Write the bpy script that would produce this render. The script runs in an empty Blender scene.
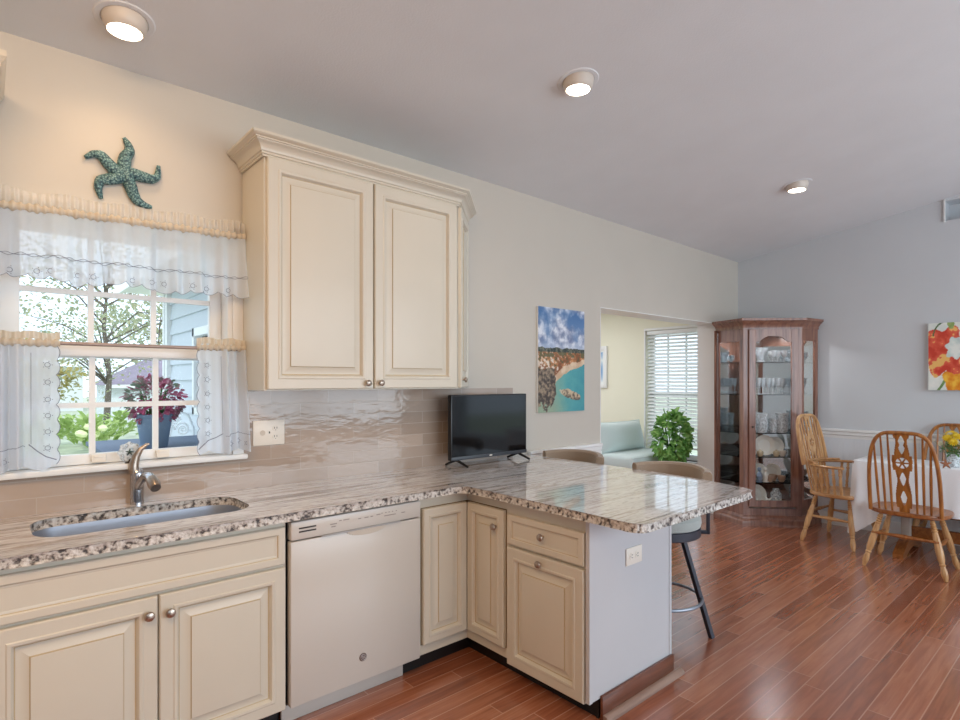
import bpy, bmesh, math, random
from mathutils import Matrix, Vector
R = math.radians
PI = math.pi
C = bpy.context.scene
COL = C.collection

# ---------------------------------------------------------------- camera
cam_d = bpy.data.cameras.new('camera')
cam_d.sensor_width = 36.0
cam_d.lens = 566 / 960 * 36
cam_d.shift_y = 20.5 / 960
cam_d.clip_start = 0.05
cam = bpy.data.objects.new('camera', cam_d)
COL.objects.link(cam)
cam.location = (0, -2.80, 1.395)
cam.rotation_euler = (R(90), 0, R(48.8 - 90))
C.camera = cam

# ---------------------------------------------------------------- light
world = bpy.data.worlds.new('daylight')
C.world = world
world.use_nodes = True
wn = world.node_tree
bg = wn.nodes['Background']
bg.inputs['Color'].default_value = (0.70, 0.85, 1.0, 1)
bg.inputs['Strength'].default_value = 2.0

def area(name, loc, rot, sx, sy, power, col):
    l = bpy.data.lights.new(name, 'AREA')
    l.shape = 'RECTANGLE'; l.size = sx; l.size_y = sy; l.energy = power; l.color = col
    o = bpy.data.objects.new(name, l); COL.objects.link(o)
    o.location = loc; o.rotation_euler = rot
    return o
# daylight through the glazing behind and to the right of the photographer
area('daylight_back_window', (3.4, -5.9, 1.65), (R(90), 0, 0), 4.6, 1.9, 125, (0.80, 0.91, 1.0))
area('warm_kitchen_fill', (-0.5, -2.3, 2.95), (R(38), 0, R(6)), 1.5, 1.0, 62, (1.0, 0.66, 0.36))  # added warm fill for the window wall, out of view
area('sunroom_fill', (4.3, 1.9, 2.38), (0, 0, 0), 2.4, 1.6, 40, (0.98, 0.98, 1.0))  # unseen fill added to brighten the sunroom

sun_d = bpy.data.lights.new('sun', 'SUN')
sun_d.energy = 1.2; sun_d.angle = R(3); sun_d.color = (1, 0.96, 0.88)
sun = bpy.data.objects.new('sun', sun_d); COL.objects.link(sun)
sun.rotation_euler = (R(40), R(-14), 0)

C.view_settings.view_transform = 'Standard'
C.view_settings.look = 'None'
C.view_settings.exposure = -0.06
C.view_settings.gamma = 1.0
C.view_settings.use_curve_mapping = False
try:
    C.cycles.use_denoising = True
    C.cycles.max_bounces = 10
    C.cycles.transparent_max_bounces = 24
    C.cycles.sample_clamp_indirect = 6
except Exception:
    pass

random.seed(7)
rnd = random.random
def uni(a, b): return a + (b - a) * random.random()

# ---------------------------------------------------------------- materials
def lin(c):
    c = c / 255.0
    return c / 12.92 if c <= 0.04045 else ((c + 0.055) / 1.055) ** 2.4
def rgb(r, g, b): return (lin(r), lin(g), lin(b), 1.0)

def newmat(name):
    m = bpy.data.materials.new(name); m.use_nodes = True
    nt = m.node_tree
    return m, nt, nt.nodes['Principled BSDF']
def nd(nt, t, **kw):
    n = nt.nodes.new(t)
    for k, v in kw.items():
        if k.startswith('i_'):
            n.inputs[int(k[2:])].default_value = v
        else:
            setattr(n, k, v)
    return n
def mapping(nt, scale=(1, 1, 1), rot=(0, 0, 0), kind='Object'):
    tc = nd(nt, 'ShaderNodeTexCoord'); mp = nd(nt, 'ShaderNodeMapping')
    mp.inputs['Scale'].default_value = scale; mp.inputs['Rotation'].default_value = rot
    nt.links.new(tc.outputs[kind], mp.inputs['Vector'])
    return mp
def ramp(nt, src, stops):
    r = nd(nt, 'ShaderNodeValToRGB')
    e = r.color_ramp.elements
    while len(e) < len(stops): e.new(0.5)
    for i, (p, c) in enumerate(stops):
        e[i].position = p; e[i].color = c
    nt.links.new(src, r.inputs['Fac'])
    return r
def bump(nt, bsdf, src, strength=0.1, dist=0.01):
    b = nd(nt, 'ShaderNodeBump')
    b.inputs['Strength'].default_value = strength; b.inputs['Distance'].default_value = dist
    nt.links.new(src, b.inputs['Height']); nt.links.new(b.outputs['Normal'], bsdf.inputs['Normal'])
    return b

def paint(name, col, rough=0.5, var=0.03, bscale=180, bstr=0.04, spec=0.5):
    m, nt, b = newmat(name)
    n = nd(nt, 'ShaderNodeTexNoise'); n.inputs['Scale'].default_value = 3.0
    n.inputs['Detail'].default_value = 3
    mp = mapping(nt); nt.links.new(mp.outputs[0], n.inputs['Vector'])
    lo = tuple(max(0, c * (1 - var)) for c in col[:3]) + (1,)
    hi = tuple(min(1, c * (1 + var)) for c in col[:3]) + (1,)
    r = ramp(nt, n.outputs['Fac'], [(0.3, lo), (0.7, hi)])
    nt.links.new(r.outputs[0], b.inputs['Base Color'])
    b.inputs['Roughness'].default_value = rough
    b.inputs['Specular IOR Level'].default_value = spec
    if bstr:
        n2 = nd(nt, 'ShaderNodeTexNoise'); n2.inputs['Scale'].default_value = bscale
        nt.links.new(mp.outputs[0], n2.inputs['Vector'])
        bump(nt, b, n2.outputs['Fac'], bstr, 0.004)
    return m
def plain(name, col, rough=0.4, metal=0.0, spec=0.5, coat=0.0):
    m, nt, b = newmat(name)
    b.inputs['Base Color'].default_value = col
    b.inputs['Roughness'].default_value = rough
    b.inputs['Metallic'].default_value = metal
    b.inputs['Specular IOR Level'].default_value = spec
    b.inputs['Coat Weight'].default_value = coat
    n = nd(nt, 'ShaderNodeTexNoise'); n.inputs['Scale'].default_value = 40
    mr = nd(nt, 'ShaderNodeMapRange')
    mr.inputs[3].default_value = max(0.02, rough - 0.04); mr.inputs[4].default_value = rough + 0.04
    nt.links.new(n.outputs['Fac'], mr.inputs[0]); nt.links.new(mr.outputs[0], b.inputs['Roughness'])
    return m
def wood(name, c1, c2, axis='z', rough=0.3, scale=1.0, coat=0.2):
    m, nt, b = newmat(name)
    s = {'x': (1.2, 14, 14), 'y': (14, 1.2, 14), 'z': (14, 14, 1.2)}[axis]
    mp = mapping(nt, tuple(v * scale for v in s))
    n = nd(nt, 'ShaderNodeTexNoise'); n.inputs['Scale'].default_value = 2.2
    n.inputs['Detail'].default_value = 6; n.inputs['Distortion'].default_value = 0.8
    nt.links.new(mp.outputs[0], n.inputs['Vector'])
    mid = tuple((a + c) / 2 for a, c in zip(c1, c2))
    r = ramp(nt, n.outputs['Fac'], [(0.3, c1), (0.5, mid), (0.72, c2)])
    nt.links.new(r.outputs[0], b.inputs['Base Color'])
    b.inputs['Roughness'].default_value = rough
    b.inputs['Coat Weight'].default_value = coat; b.inputs['Coat Roughness'].default_value = 0.15
    bump(nt, b, n.outputs['Fac'], 0.05, 0.003)
    return m
def fabric(name, col, rough=0.9, scale=500, var=0.12, bstr=0.25):
    m, nt, b = newmat(name)
    mp = mapping(nt)
    n = nd(nt, 'ShaderNodeTexNoise'); n.inputs['Scale'].default_value = scale
    nt.links.new(mp.outputs[0], n.inputs['Vector'])
    lo = tuple(c * (1 - var) for c in col[:3]) + (1,); hi = tuple(min(1, c * (1 + var)) for c in col[:3]) + (1,)
    r = ramp(nt, n.outputs['Fac'], [(0.35, lo), (0.65, hi)])
    nt.links.new(r.outputs[0], b.inputs['Base Color'])
    b.inputs['Roughness'].default_value = rough
    b.inputs['Sheen Weight'].default_value = 0.3
    bump(nt, b, n.outputs['Fac'], bstr, 0.002)
    return m
def glass(name, tint=(1, 1, 1, 1), blend=0.12, rough=0.02, body=0.0):
    m, nt, b = newmat(name)
    nt.nodes.remove(b)
    out = nt.nodes['Material Output']
    t = nd(nt, 'ShaderNodeBsdfTransparent'); t.inputs[0].default_value = tint
    g = nd(nt, 'ShaderNodeBsdfGlossy'); g.inputs['Roughness'].default_value = rough
    g.inputs['Color'].default_value = (1, 1, 1, 1)
    lw = nd(nt, 'ShaderNodeLayerWeight'); lw.inputs['Blend'].default_value = blend
    mx = nd(nt, 'ShaderNodeMixShader')
    nt.links.new(lw.outputs['Fresnel' if body == 0 else 'Facing'], mx.inputs[0])
    nt.links.new(t.outputs[0], mx.inputs[1]); nt.links.new(g.outputs[0], mx.inputs[2])
    last = mx
    if body:
        d = nd(nt, 'ShaderNodeBsdfDiffuse'); d.inputs[0].default_value = (0.9, 0.95, 0.97, 1)
        m2 = nd(nt, 'ShaderNodeMixShader'); m2.inputs[0].default_value = body
        nt.links.new(mx.outputs[0], m2.inputs[1]); nt.links.new(d.outputs[0], m2.inputs[2]); last = m2
    nt.links.new(last.outputs[0], out.inputs['Surface'])
    return m
def sheer(name, col, clear=0.25, transl=0.5):
    m, nt, b = newmat(name)
    nt.nodes.remove(b)
    out = nt.nodes['Material Output']
    d = nd(nt, 'ShaderNodeBsdfDiffuse'); d.inputs[0].default_value = col
    t = nd(nt, 'ShaderNodeBsdfTranslucent'); t.inputs[0].default_value = col
    p = nd(nt, 'ShaderNodeBsdfTransparent')
    a = nd(nt, 'ShaderNodeMixShader'); a.inputs[0].default_value = transl
    nt.links.new(d.outputs[0], a.inputs[1]); nt.links.new(t.outputs[0], a.inputs[2])
    mp = mapping(nt, (900, 900, 900)); n = nd(nt, 'ShaderNodeTexNoise'); n.inputs['Scale'].default_value = 1
    nt.links.new(mp.outputs[0], n.inputs['Vector'])
    mr = nd(nt, 'ShaderNodeMapRange'); mr.inputs[3].default_value = clear * 0.6; mr.inputs[4].default_value = clear * 1.4
    nt.links.new(n.outputs['Fac'], mr.inputs[0])
    c = nd(nt, 'ShaderNodeMixShader')
    nt.links.new(mr.outputs[0], c.inputs[0])
    nt.links.new(a.outputs[0], c.inputs[1]); nt.links.new(p.outputs[0], c.inputs[2])
    nt.links.new(c.outputs[0], out.inputs['Surface'])
    return m
def leafy(name, stops, scale=6, transl=0.35):
    m, nt, b = newmat(name)
    nt.nodes.remove(b)
    out = nt.nodes['Material Output']
    mp = mapping(nt); n = nd(nt, 'ShaderNodeTexNoise'); n.inputs['Scale'].default_value = scale
    n.inputs['Detail'].default_value = 4
    nt.links.new(mp.outputs[0], n.inputs['Vector'])
    r = ramp(nt, n.outputs['Fac'], stops)
    d = nd(nt, 'ShaderNodeBsdfPrincipled'); d.inputs['Roughness'].default_value = 0.5
    t = nd(nt, 'ShaderNodeBsdfTranslucent')
    nt.links.new(r.outputs[0], d.inputs['Base Color']); nt.links.new(r.outputs[0], t.inputs[0])
    a = nd(nt, 'ShaderNodeMixShader'); a.inputs[0].default_value = transl
    nt.links.new(d.outputs[0], a.inputs[1]); nt.links.new(t.outputs[0], a.inputs[2])
    nt.links.new(a.outputs[0], out.inputs['Surface'])
    return m
def emit(name, col, strength):
    m, nt, b = newmat(name)
    b.inputs['Base Color'].default_value = col
    b.inputs['Emission Color'].default_value = col
    b.inputs['Emission Strength'].default_value = strength
    return m
def vcol(name, rough=0.5):
    m, nt, b = newmat(name)
    a = nd(nt, 'ShaderNodeVertexColor'); a.layer_name = 'print'
    n = nd(nt, 'ShaderNodeTexNoise'); n.inputs['Scale'].default_value = 90
    mx = nd(nt, 'ShaderNodeMixRGB', blend_type='OVERLAY'); mx.inputs[0].default_value = 0.18
    nt.links.new(a.outputs['Color'], mx.inputs[1]); nt.links.new(n.outputs['Fac'], mx.inputs[2])
    nt.links.new(mx.outputs[0], b.inputs['Base Color'])
    b.inputs['Roughness'].default_value = rough
    return m

M = {}
M['wall'] = paint('wall_paint', rgb(202, 195, 184), 0.55, 0.015)
M['wall_coollit'] = paint('wall_paint_cool_light', rgb(207, 210, 213), 0.55, 0.015)  # end wall: cool daylight tint put into the paint colour
M['wall_yellow'] = paint('wall_paint_sunroom', rgb(238, 235, 214), 0.6, 0.01)
M['ceiling'] = paint('ceiling_paint', rgb(226, 229, 232), 0.8, 0.02, 120, 0.25)
M['white'] = paint('white_trim_paint', rgb(238, 238, 236), 0.35, 0.01, 60, 0.01)
M['cream'] = paint('cream_cabinet_paint', rgb(212, 204, 188), 0.34, 0.02, 60, 0.015)
M['glaze'] = plain('umber_glaze', rgb(190, 170, 136), 0.45)
M['creamshadow'] = plain('cream_gap_shade', rgb(120, 96, 62), 0.6)
M['panelwhite'] = paint('white_end_panel', rgb(198, 198, 201), 0.4, 0.015, 60, 0.01)
M['appliance'] = plain('white_appliance', rgb(206, 200, 192), 0.25)
M['black'] = plain('black_plastic', rgb(18, 18, 20), 0.35)
M['darktoe'] = plain('black_toe_kick', rgb(20, 18, 18), 0.5)
M['nickel'] = plain('brushed_nickel', rgb(176, 160, 146), 0.28, 1.0)
M['chrome'] = plain('chrome_steel', rgb(186, 186, 190), 0.16, 1.0)
M['steel'] = plain('stainless_steel', rgb(176, 184, 198), 0.42, 0.8)
M['greymetal'] = plain('dark_grey_metal', rgb(62, 64, 74), 0.4, 0.3)
M['ringmetal'] = plain('pewter_metal', rgb(140, 145, 155), 0.35, 0.6)
M['oak'] = wood('honey_oak', rgb(128, 74, 30), rgb(190, 124, 60), 'z', 0.3)
M['oakx'] = wood('honey_oak_flat', rgb(122, 68, 30), rgb(178, 112, 58), 'x', 0.3)
M['oakpale'] = wood('pale_oak', rgb(172, 122, 74), rgb(220, 176, 124), 'z', 0.35)
M['oakpalex'] = wood('pale_oak_flat', rgb(166, 114, 66), rgb(210, 164, 112), 'x', 0.35)
M['cherry'] = wood('brown_cherry', rgb(108, 70, 56), rgb(158, 112, 92), 'z', 0.28)
M['basewood'] = wood('dark_baseboard_wood', rgb(84, 44, 30), rgb(128, 76, 52), 'x', 0.35)
M['shoewood'] = wood('taupe_moulding_wood', rgb(122, 96, 84), rgb(160, 132, 116), 'x', 0.4)
M['stoolfab'] = fabric('taupe_tweed', rgb(164, 146, 128), 0.95)
M['stoolseat'] = fabric('grey_upholstery', rgb(176, 182, 178), 0.9)
M['slip'] = fabric('pale_aqua_slipcover', rgb(206, 220, 218), 0.9, 300, 0.04, 0.1)
M['cloth'] = fabric('white_linen', rgb(232, 232, 234), 0.85, 300, 0.03, 0.12)
M['pane'] = glass('window_glass', (1, 1, 1, 1), 0.06)
M['cabglass'] = glass('cabinet_glass', (0.985, 0.99, 0.99, 1), 0.07)
def _crystal():
    m, nt, b = newmat('crystal')
    b.inputs['Base Color'].default_value = (0.95, 0.98, 1, 1); b.inputs['Roughness'].default_value = 0.03
    b.inputs['Transmission Weight'].default_value = 1.0; b.inputs['IOR'].default_value = 1.5
    mp = mapping(nt); v = nd(nt, 'ShaderNodeTexVoronoi'); v.inputs['Scale'].default_value = 70
    nt.links.new(mp.outputs[0], v.inputs['Vector']); bump(nt, b, v.outputs['Distance'], 0.5, 0.004)
    d = nd(nt, 'ShaderNodeBsdfDiffuse'); d.inputs[0].default_value = (0.85, 0.9, 0.93, 1)
    r = ramp(nt, v.outputs['Distance'], [(0.15, (0.08, 0.08, 0.08, 1)), (0.3, (0.3, 0.3, 0.3, 1)), (0.6, (0.75, 0.75, 0.75, 1))])
    mx = nd(nt, 'ShaderNodeMixShader'); nt.links.new(r.outputs[0], mx.inputs[0])
    nt.links.new(b.outputs[0], mx.inputs[1]); nt.links.new(d.outputs[0], mx.inputs[2])
    nt.links.new(mx.outputs[0], nt.nodes['Material Output'].inputs['Surface'])
    return m
M['crystal'] = _crystal()
M['mirror'] = plain('mirror_back', rgb(226, 230, 232), 0.05, 1.0)
M['sheer'] = sheer('white_sheer', (0.86, 0.91, 0.98, 1), 0.16, 0.6)
M['heading'] = sheer('sheer_heading', (0.80, 0.77, 0.72, 1), 0.3, 0.4)  # tan of the warm lamplight put into the heading colour
M['sheerdense'] = sheer('gathered_sheer', (0.80, 0.72, 0.60, 1), 0.03, 0.3)  # golden lamplight put into the colour of the gathered cloth
M['stitch'] = plain('grey_blue_embroidery', rgb(138, 142, 158), 0.8)
M['china'] = plain('white_china', rgb(230, 228, 220), 0.2)
M['bronze'] = plain('dark_bronze', rgb(70, 58, 50), 0.35, 0.6)
M['slats'] = plain('white_blind_slat', rgb(244, 246, 246), 0.5)
M['pot'] = plain('slate_blue_planter', rgb(120, 142, 168), 0.6)
M['terracotta'] = plain('dark_pot', rgb(110, 84, 70), 0.7)
M['leaf'] = leafy('glossy_green_leaves', [(0.3, rgb(76, 128, 58)), (0.5, rgb(126, 178, 90)), (0.7, rgb(188, 220, 140))], 14, 0.25)
M['coleus'] = leafy('coleus_leaves', [(0.35, rgb(196, 84, 124)), (0.5, rgb(176, 96, 124)), (0.62, rgb(120, 140, 120)), (0.75, rgb(150, 176, 150))], 5)
M['hosta'] = leafy('hosta_leaves', [(0.3, rgb(132, 160, 84)), (0.5, rgb(176, 198, 120)), (0.7, rgb(220, 226, 176))], 1.1)
M['treeleaf'] = leafy('tree_leaves', [(0.3, rgb(140, 152, 128)), (0.5, rgb(170, 174, 140)), (0.7, rgb(200, 190, 152))], 1.3)
M['bush'] = leafy('bush_leaves', [(0.3, rgb(120, 130, 80)), (0.5, rgb(180, 168, 100)), (0.7, rgb(214, 196, 130))], 1.2)
M['bark'] = plain('bark', rgb(112, 102, 92), 0.9)
M['lawn'] = paint('lawn', rgb(184, 190, 166), 0.95, 0.25, 30, 0.2)
M['siding'] = paint('pale_blue_siding', rgb(206, 212, 220), 0.6, 0.01, 20, 0.0)
M['sidingwhite'] = paint('white_siding', rgb(226, 230, 232), 0.6, 0.01, 20, 0.0)
M['shingle'] = paint('grey_shingles', rgb(140, 130, 142), 0.9, 0.15, 40, 0.3)
M['navy'] = plain('dark_slate_furniture', rgb(66, 84, 112), 0.5)
M['gardenwhite'] = plain('white_garden_metal', rgb(228, 234, 240), 0.4)
M['lamp'] = emit('lamp_lens', (1.0, 0.93, 0.80, 1), 9.0)
M['lampwarm'] = emit('lamp_lens_warm', (1.0, 0.88, 0.68, 1), 9.0)
M['cup'] = plain('lamp_housing', rgb(214, 204, 192), 0.4)
M['print'] = vcol('printed_canvas', 0.45)
M['screen'] = plain('black_glass_screen', rgb(10, 12, 16), 0.08, 0.0, 0.4)
M['plate'] = plain('outlet_plate', rgb(236, 228, 216), 0.35)
M['slot'] = plain('dark_slot', rgb(60, 54, 50), 0.6)
M['yellowflower'] = leafy('yellow_petals', [(0.3, rgb(226, 190, 30)), (0.7, rgb(250, 226, 70))], 30)
M['whiteflower'] = leafy('white_petals', [(0.3, rgb(236, 232, 206)), (0.7, rgb(250, 250, 240))], 30)
M['stem'] = leafy('flower_stems', [(0.3, rgb(60, 110, 60)), (0.7, rgb(110, 150, 90))], 30)
M['brownstar'] = plain('brown_starfish', rgb(150, 96, 66), 0.8)

# --- teal starfish
def _starfish():
    m, nt, b = newmat('verdigris_resin')
    mp = mapping(nt); v = nd(nt, 'ShaderNodeTexVoronoi'); v.inputs['Scale'].default_value = 130
    nt.links.new(mp.outputs[0], v.inputs['Vector'])
    r = ramp(nt, v.outputs['Distance'], [(0.1, rgb(170, 196, 190)), (0.45, rgb(96, 138, 142)), (0.8, rgb(44, 72, 86))])
    n = nd(nt, 'ShaderNodeTexNoise'); n.inputs['Scale'].default_value = 20
    nt.links.new(mp.outputs[0], n.inputs['Vector'])
    mx = nd(nt, 'ShaderNodeMixRGB', blend_type='MULTIPLY'); mx.inputs[0].default_value = 0.6
    r2 = ramp(nt, n.outputs['Fac'], [(0.35, (0.45, 0.5, 0.5, 1)), (0.65, (1, 1, 1, 1))])
    nt.links.new(r.outputs[0], mx.inputs[1]); nt.links.new(r2.outputs[0], mx.inputs[2])
    nt.links.new(mx.outputs[0], b.inputs['Base Color'])
    b.inputs['Roughness'].default_value = 0.55
    inv = nd(nt, 'ShaderNodeMath', operation='SUBTRACT'); inv.inputs[0].default_value = 1
    nt.links.new(v.outputs['Distance'], inv.inputs[1])
    bump(nt, b, inv.outputs[0], 0.6, 0.006)
    return m
M['starfish'] = _starfish()

# --- hardwood floor: planks along x
def _floor():
    m, nt, b = newmat('cherry_plank_floor')
    L = nt.links.new
    tc = nd(nt, 'ShaderNodeTexCoord'); sx = nd(nt, 'ShaderNodeSeparateXYZ'); L(tc.outputs['Object'], sx.inputs[0])
    def mth(op, a, bb=None):
        n = nd(nt, 'ShaderNodeMath', operation=op)
        for i, v in enumerate((a, bb)):
            if v is None: continue
            if isinstance(v, (int, float)): n.inputs[i].default_value = v
            else: L(v, n.inputs[i])
        return n.outputs[0]
    W, LEN = 0.083, 1.05
    yy = mth('DIVIDE', sx.outputs[1], W); row = mth('FLOOR', yy); fy = mth('SUBTRACT', yy, row)
    wn1 = nd(nt, 'ShaderNodeTexWhiteNoise', noise_dimensions='1D'); L(row, wn1.inputs['W'])
    xx = mth('DIVIDE', sx.outputs[0], LEN); xo = mth('ADD', xx, mth('MULTIPLY', wn1.outputs['Value'], 7.3))
    colm = mth('FLOOR', xo); fx = mth('SUBTRACT', xo, colm)
    cx = nd(nt, 'ShaderNodeCombineXYZ'); L(row, cx.inputs[0]); L(colm, cx.inputs[1])
    wn2 = nd(nt, 'ShaderNodeTexWhiteNoise', noise_dimensions='2D'); L(cx.outputs[0], wn2.inputs['Vector'])
    mp = nd(nt, 'ShaderNodeMapping'); mp.inputs['Scale'].default_value = (2.2, 26, 1)
    add = nd(nt, 'ShaderNodeVectorMath', operation='ADD'); L(tc.outputs['Object'], add.inputs[0])
    sc = nd(nt, 'ShaderNodeVectorMath', operation='SCALE'); L(wn2.outputs['Color'], sc.inputs[0]); sc.inputs['Scale'].default_value = 5
    L(sc.outputs[0], add.inputs[1]); L(add.outputs[0], mp.inputs['Vector'])
    g = nd(nt, 'ShaderNodeTexNoise'); g.inputs['Scale'].default_value = 1.6; g.inputs['Detail'].default_value = 7
    g.inputs['Distortion'].default_value = 0.6; L(mp.outputs[0], g.inputs['Vector'])
    t = mth('ADD', mth('MULTIPLY', g.outputs['Fac'], 0.72), mth('MULTIPLY', wn2.outputs['Value'], 0.28))
    r = ramp(nt, t, [(0.2, rgb(124, 68, 46)), (0.5, rgb(158, 93, 64)), (0.8, rgb(190, 125, 92))])
    ey = mth('MINIMUM', fy, mth('SUBTRACT', 1, fy)); ex = mth('MINIMUM', fx, mth('SUBTRACT', 1, fx))
    gy = mth('LESS_THAN', ey, 0.03); gx = mth('LESS_THAN', ex, 0.002)
    gap = mth('MAXIMUM', gy, gx)
    mx = nd(nt, 'ShaderNodeMixRGB'); mx.inputs[2].default_value = rgb(206, 156, 128)  # glare on the bevelled plank edges put into the seam colour
    gs = mth('MULTIPLY', gap, 0.62); L(gs, mx.inputs[0]); L(r.outputs[0], mx.inputs[1])
    L(mx.outputs[0], b.inputs['Base Color'])
    b.inputs['Roughness'].default_value = 0.17
    b.inputs['Specular IOR Level'].default_value = 0.7
    b.inputs['Coat Weight'].default_value = 0.8; b.inputs['Coat Roughness'].default_value = 0.2
    n3 = nd(nt, 'ShaderNodeTexNoise'); n3.inputs['Scale'].default_value = 5; L(tc.outputs['Object'], n3.inputs['Vector'])
    mr = nd(nt, 'ShaderNodeMapRange'); mr.inputs[3].default_value = 0.2; mr.inputs[4].default_value = 0.27
    L(n3.outputs['Fac'], mr.inputs[0]); L(mr.outputs[0], b.inputs['Roughness'])
    h = mth('SUBTRACT', mth('MULTIPLY', g.outputs['Fac'], 0.05), mth('MULTIPLY', gap, 0.12))
    bump(nt, b, h, 0.12, 0.004)
    return m
M['floor'] = _floor()

# --- backsplash tile (x along, z up)
def _tile():
    m, nt, b = newmat('taupe_gloss_tile')
    L = nt.links.new
    tc = nd(nt, 'ShaderNodeTexCoord'); sx = nd(nt, 'ShaderNodeSeparateXYZ'); L(tc.outputs['Object'], sx.inputs[0])
    cb = nd(nt, 'ShaderNodeCombineXYZ'); L(sx.outputs[0], cb.inputs[0])
    off = nd(nt, 'ShaderNodeMath', operation='SUBTRACT'); off.inputs[1].default_value = 0.872
    L(sx.outputs[2], off.inputs[0]); L(off.outputs[0], cb.inputs[1])
    br = nd(nt, 'ShaderNodeTexBrick'); br.offset = 0.5
    br.inputs['Scale'].default_value = 1; br.inputs['Brick Width'].default_value = 0.305
    br.inputs['Row Height'].default_value = 0.0675; br.inputs['Mortar Size'].default_value = 0.0022
    br.inputs['Mortar Smooth'].default_value = 0.3; br.inputs['Bias'].default_value = 0
    br.inputs['Color1'].default_value = rgb(184, 166, 152); br.inputs['Color2'].default_value = rgb(164, 146, 132)
    br.inputs['Mortar'].default_value = rgb(186, 172, 160)
    L(cb.outputs[0], br.inputs['Vector'])
    L(br.outputs['Color'], b.inputs['Base Color'])
    b.inputs['Roughness'].default_value = 0.07
    n = nd(nt, 'ShaderNodeTexNoise'); n.inputs['Scale'].default_value = 14; n.inputs['Detail'].default_value = 2
    mp = nd(nt, 'ShaderNodeMapping'); mp.inputs['Scale'].default_value = (1, 1, 2.4)
    L(tc.outputs['Object'], mp.inputs['Vector']); L(mp.outputs[0], n.inputs['Vector'])
    a = nd(nt, 'ShaderNodeMath', operation='MULTIPLY_ADD'); a.inputs[1].default_value = -0.6
    L(br.outputs['Fac'], a.inputs[0]); L(n.outputs['Fac'], a.inputs[2])
    bump(nt, b, a.outputs[0], 0.22, 0.005)
    return m
M['tile'] = _tile()

# --- granite
def _granite(edge=False):
    m, nt, b = newmat('granite_edge' if edge else 'streaked_granite')
    L = nt.links.new
    if edge:
        mp = mapping(nt, (1, 1, 1))
        v = nd(nt, 'ShaderNodeTexNoise'); v.inputs['Scale'].default_value = 62; v.inputs['Detail'].default_value = 4
        L(mp.outputs[0], v.inputs['Vector'])
        r = ramp(nt, v.outputs['Fac'], [(0.35, rgb(62, 56, 56)), (0.42, rgb(140, 130, 122)), (0.5, rgb(198, 190, 182)), (0.7, rgb(230, 226, 222))])
        b.inputs['Roughness'].default_value = 0.35
        bump(nt, b, v.outputs['Fac'], 0.8, 0.012)
        L(r.outputs[0], b.inputs['Base Color'])
        return m
    mp = mapping(nt, (1.1, 15, 1), (0, 0, R(-7)))
    w = nd(nt, 'ShaderNodeTexNoise'); w.inputs['Scale'].default_value = 1.0; w.inputs['Detail'].default_value = 8
    w.inputs['Roughness'].default_value = 0.62; w.inputs['Distortion'].default_value = 1.0
    L(mp.outputs[0], w.inputs['Vector'])
    r = ramp(nt, w.outputs['Fac'], [(0.28, rgb(78, 70, 68)), (0.36, rgb(146, 136, 130)), (0.43, rgb(212, 210, 210)), (0.52, rgb(240, 240, 242)), (0.57, rgb(184, 174, 166)), (0.62, rgb(228, 226, 226)), (0.69, rgb(148, 134, 122)), (0.78, rgb(214, 210, 206))])
    mp2 = mapping(nt, (14, 60, 20))
    s = nd(nt, 'ShaderNodeTexNoise'); s.inputs['Scale'].default_value = 2; s.inputs['Detail'].default_value = 5
    L(mp2.outputs[0], s.inputs['Vector'])
    r2 = ramp(nt, s.outputs['Fac'], [(0.34, (0.35, 0.31, 0.29, 1)), (0.46, (0.9, 0.88, 0.86, 1)), (0.6, (1, 1, 1, 1))])
    mx = nd(nt, 'ShaderNodeMixRGB', blend_type='MULTIPLY'); mx.inputs[0].default_value = 0.55
    L(r.outputs[0], mx.inputs[1]); L(r2.outputs[0], mx.inputs[2])
    L(mx.outputs[0], b.inputs['Base Color'])
    b.inputs['Roughness'].default_value = 0.07
    b.inputs['Specular IOR Level'].default_value = 0.75
    b.inputs['Coat Weight'].default_value = 0.5; b.inputs['Coat Roughness'].default_value = 0.03
    return m
M['granite'] = _granite(); M['granite_edge'] = _granite(True)

def _beadboard():
    m, nt, b = newmat('white_beadboard')
    L = nt.links.new
    tc = nd(nt, 'ShaderNodeTexCoord'); sx = nd(nt, 'ShaderNodeSeparateXYZ'); L(tc.outputs['Object'], sx.inputs[0])
    ad = nd(nt, 'ShaderNodeMath', operation='ADD'); L(sx.outputs[0], ad.inputs[0]); L(sx.outputs[1], ad.inputs[1])
    ml = nd(nt, 'ShaderNodeMath', operation='MULTIPLY'); ml.inputs[1].default_value = 1 / 0.045; L(ad.outputs[0], ml.inputs[0])
    fr = nd(nt, 'ShaderNodeMath', operation='FRACT'); L(ml.outputs[0], fr.inputs[0])
    r = ramp(nt, fr.outputs[0], [(0.0, (0, 0, 0, 1)), (0.1, (1, 1, 1, 1)), (0.9, (1, 1, 1, 1)), (1.0, (0, 0, 0, 1))])
    b.inputs['Base Color'].default_value = rgb(226, 230, 234); b.inputs['Roughness'].default_value = 0.4
    bump(nt, b, r.outputs[0], 0.5, 0.004)
    return m
M['bead'] = _beadboard()

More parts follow.
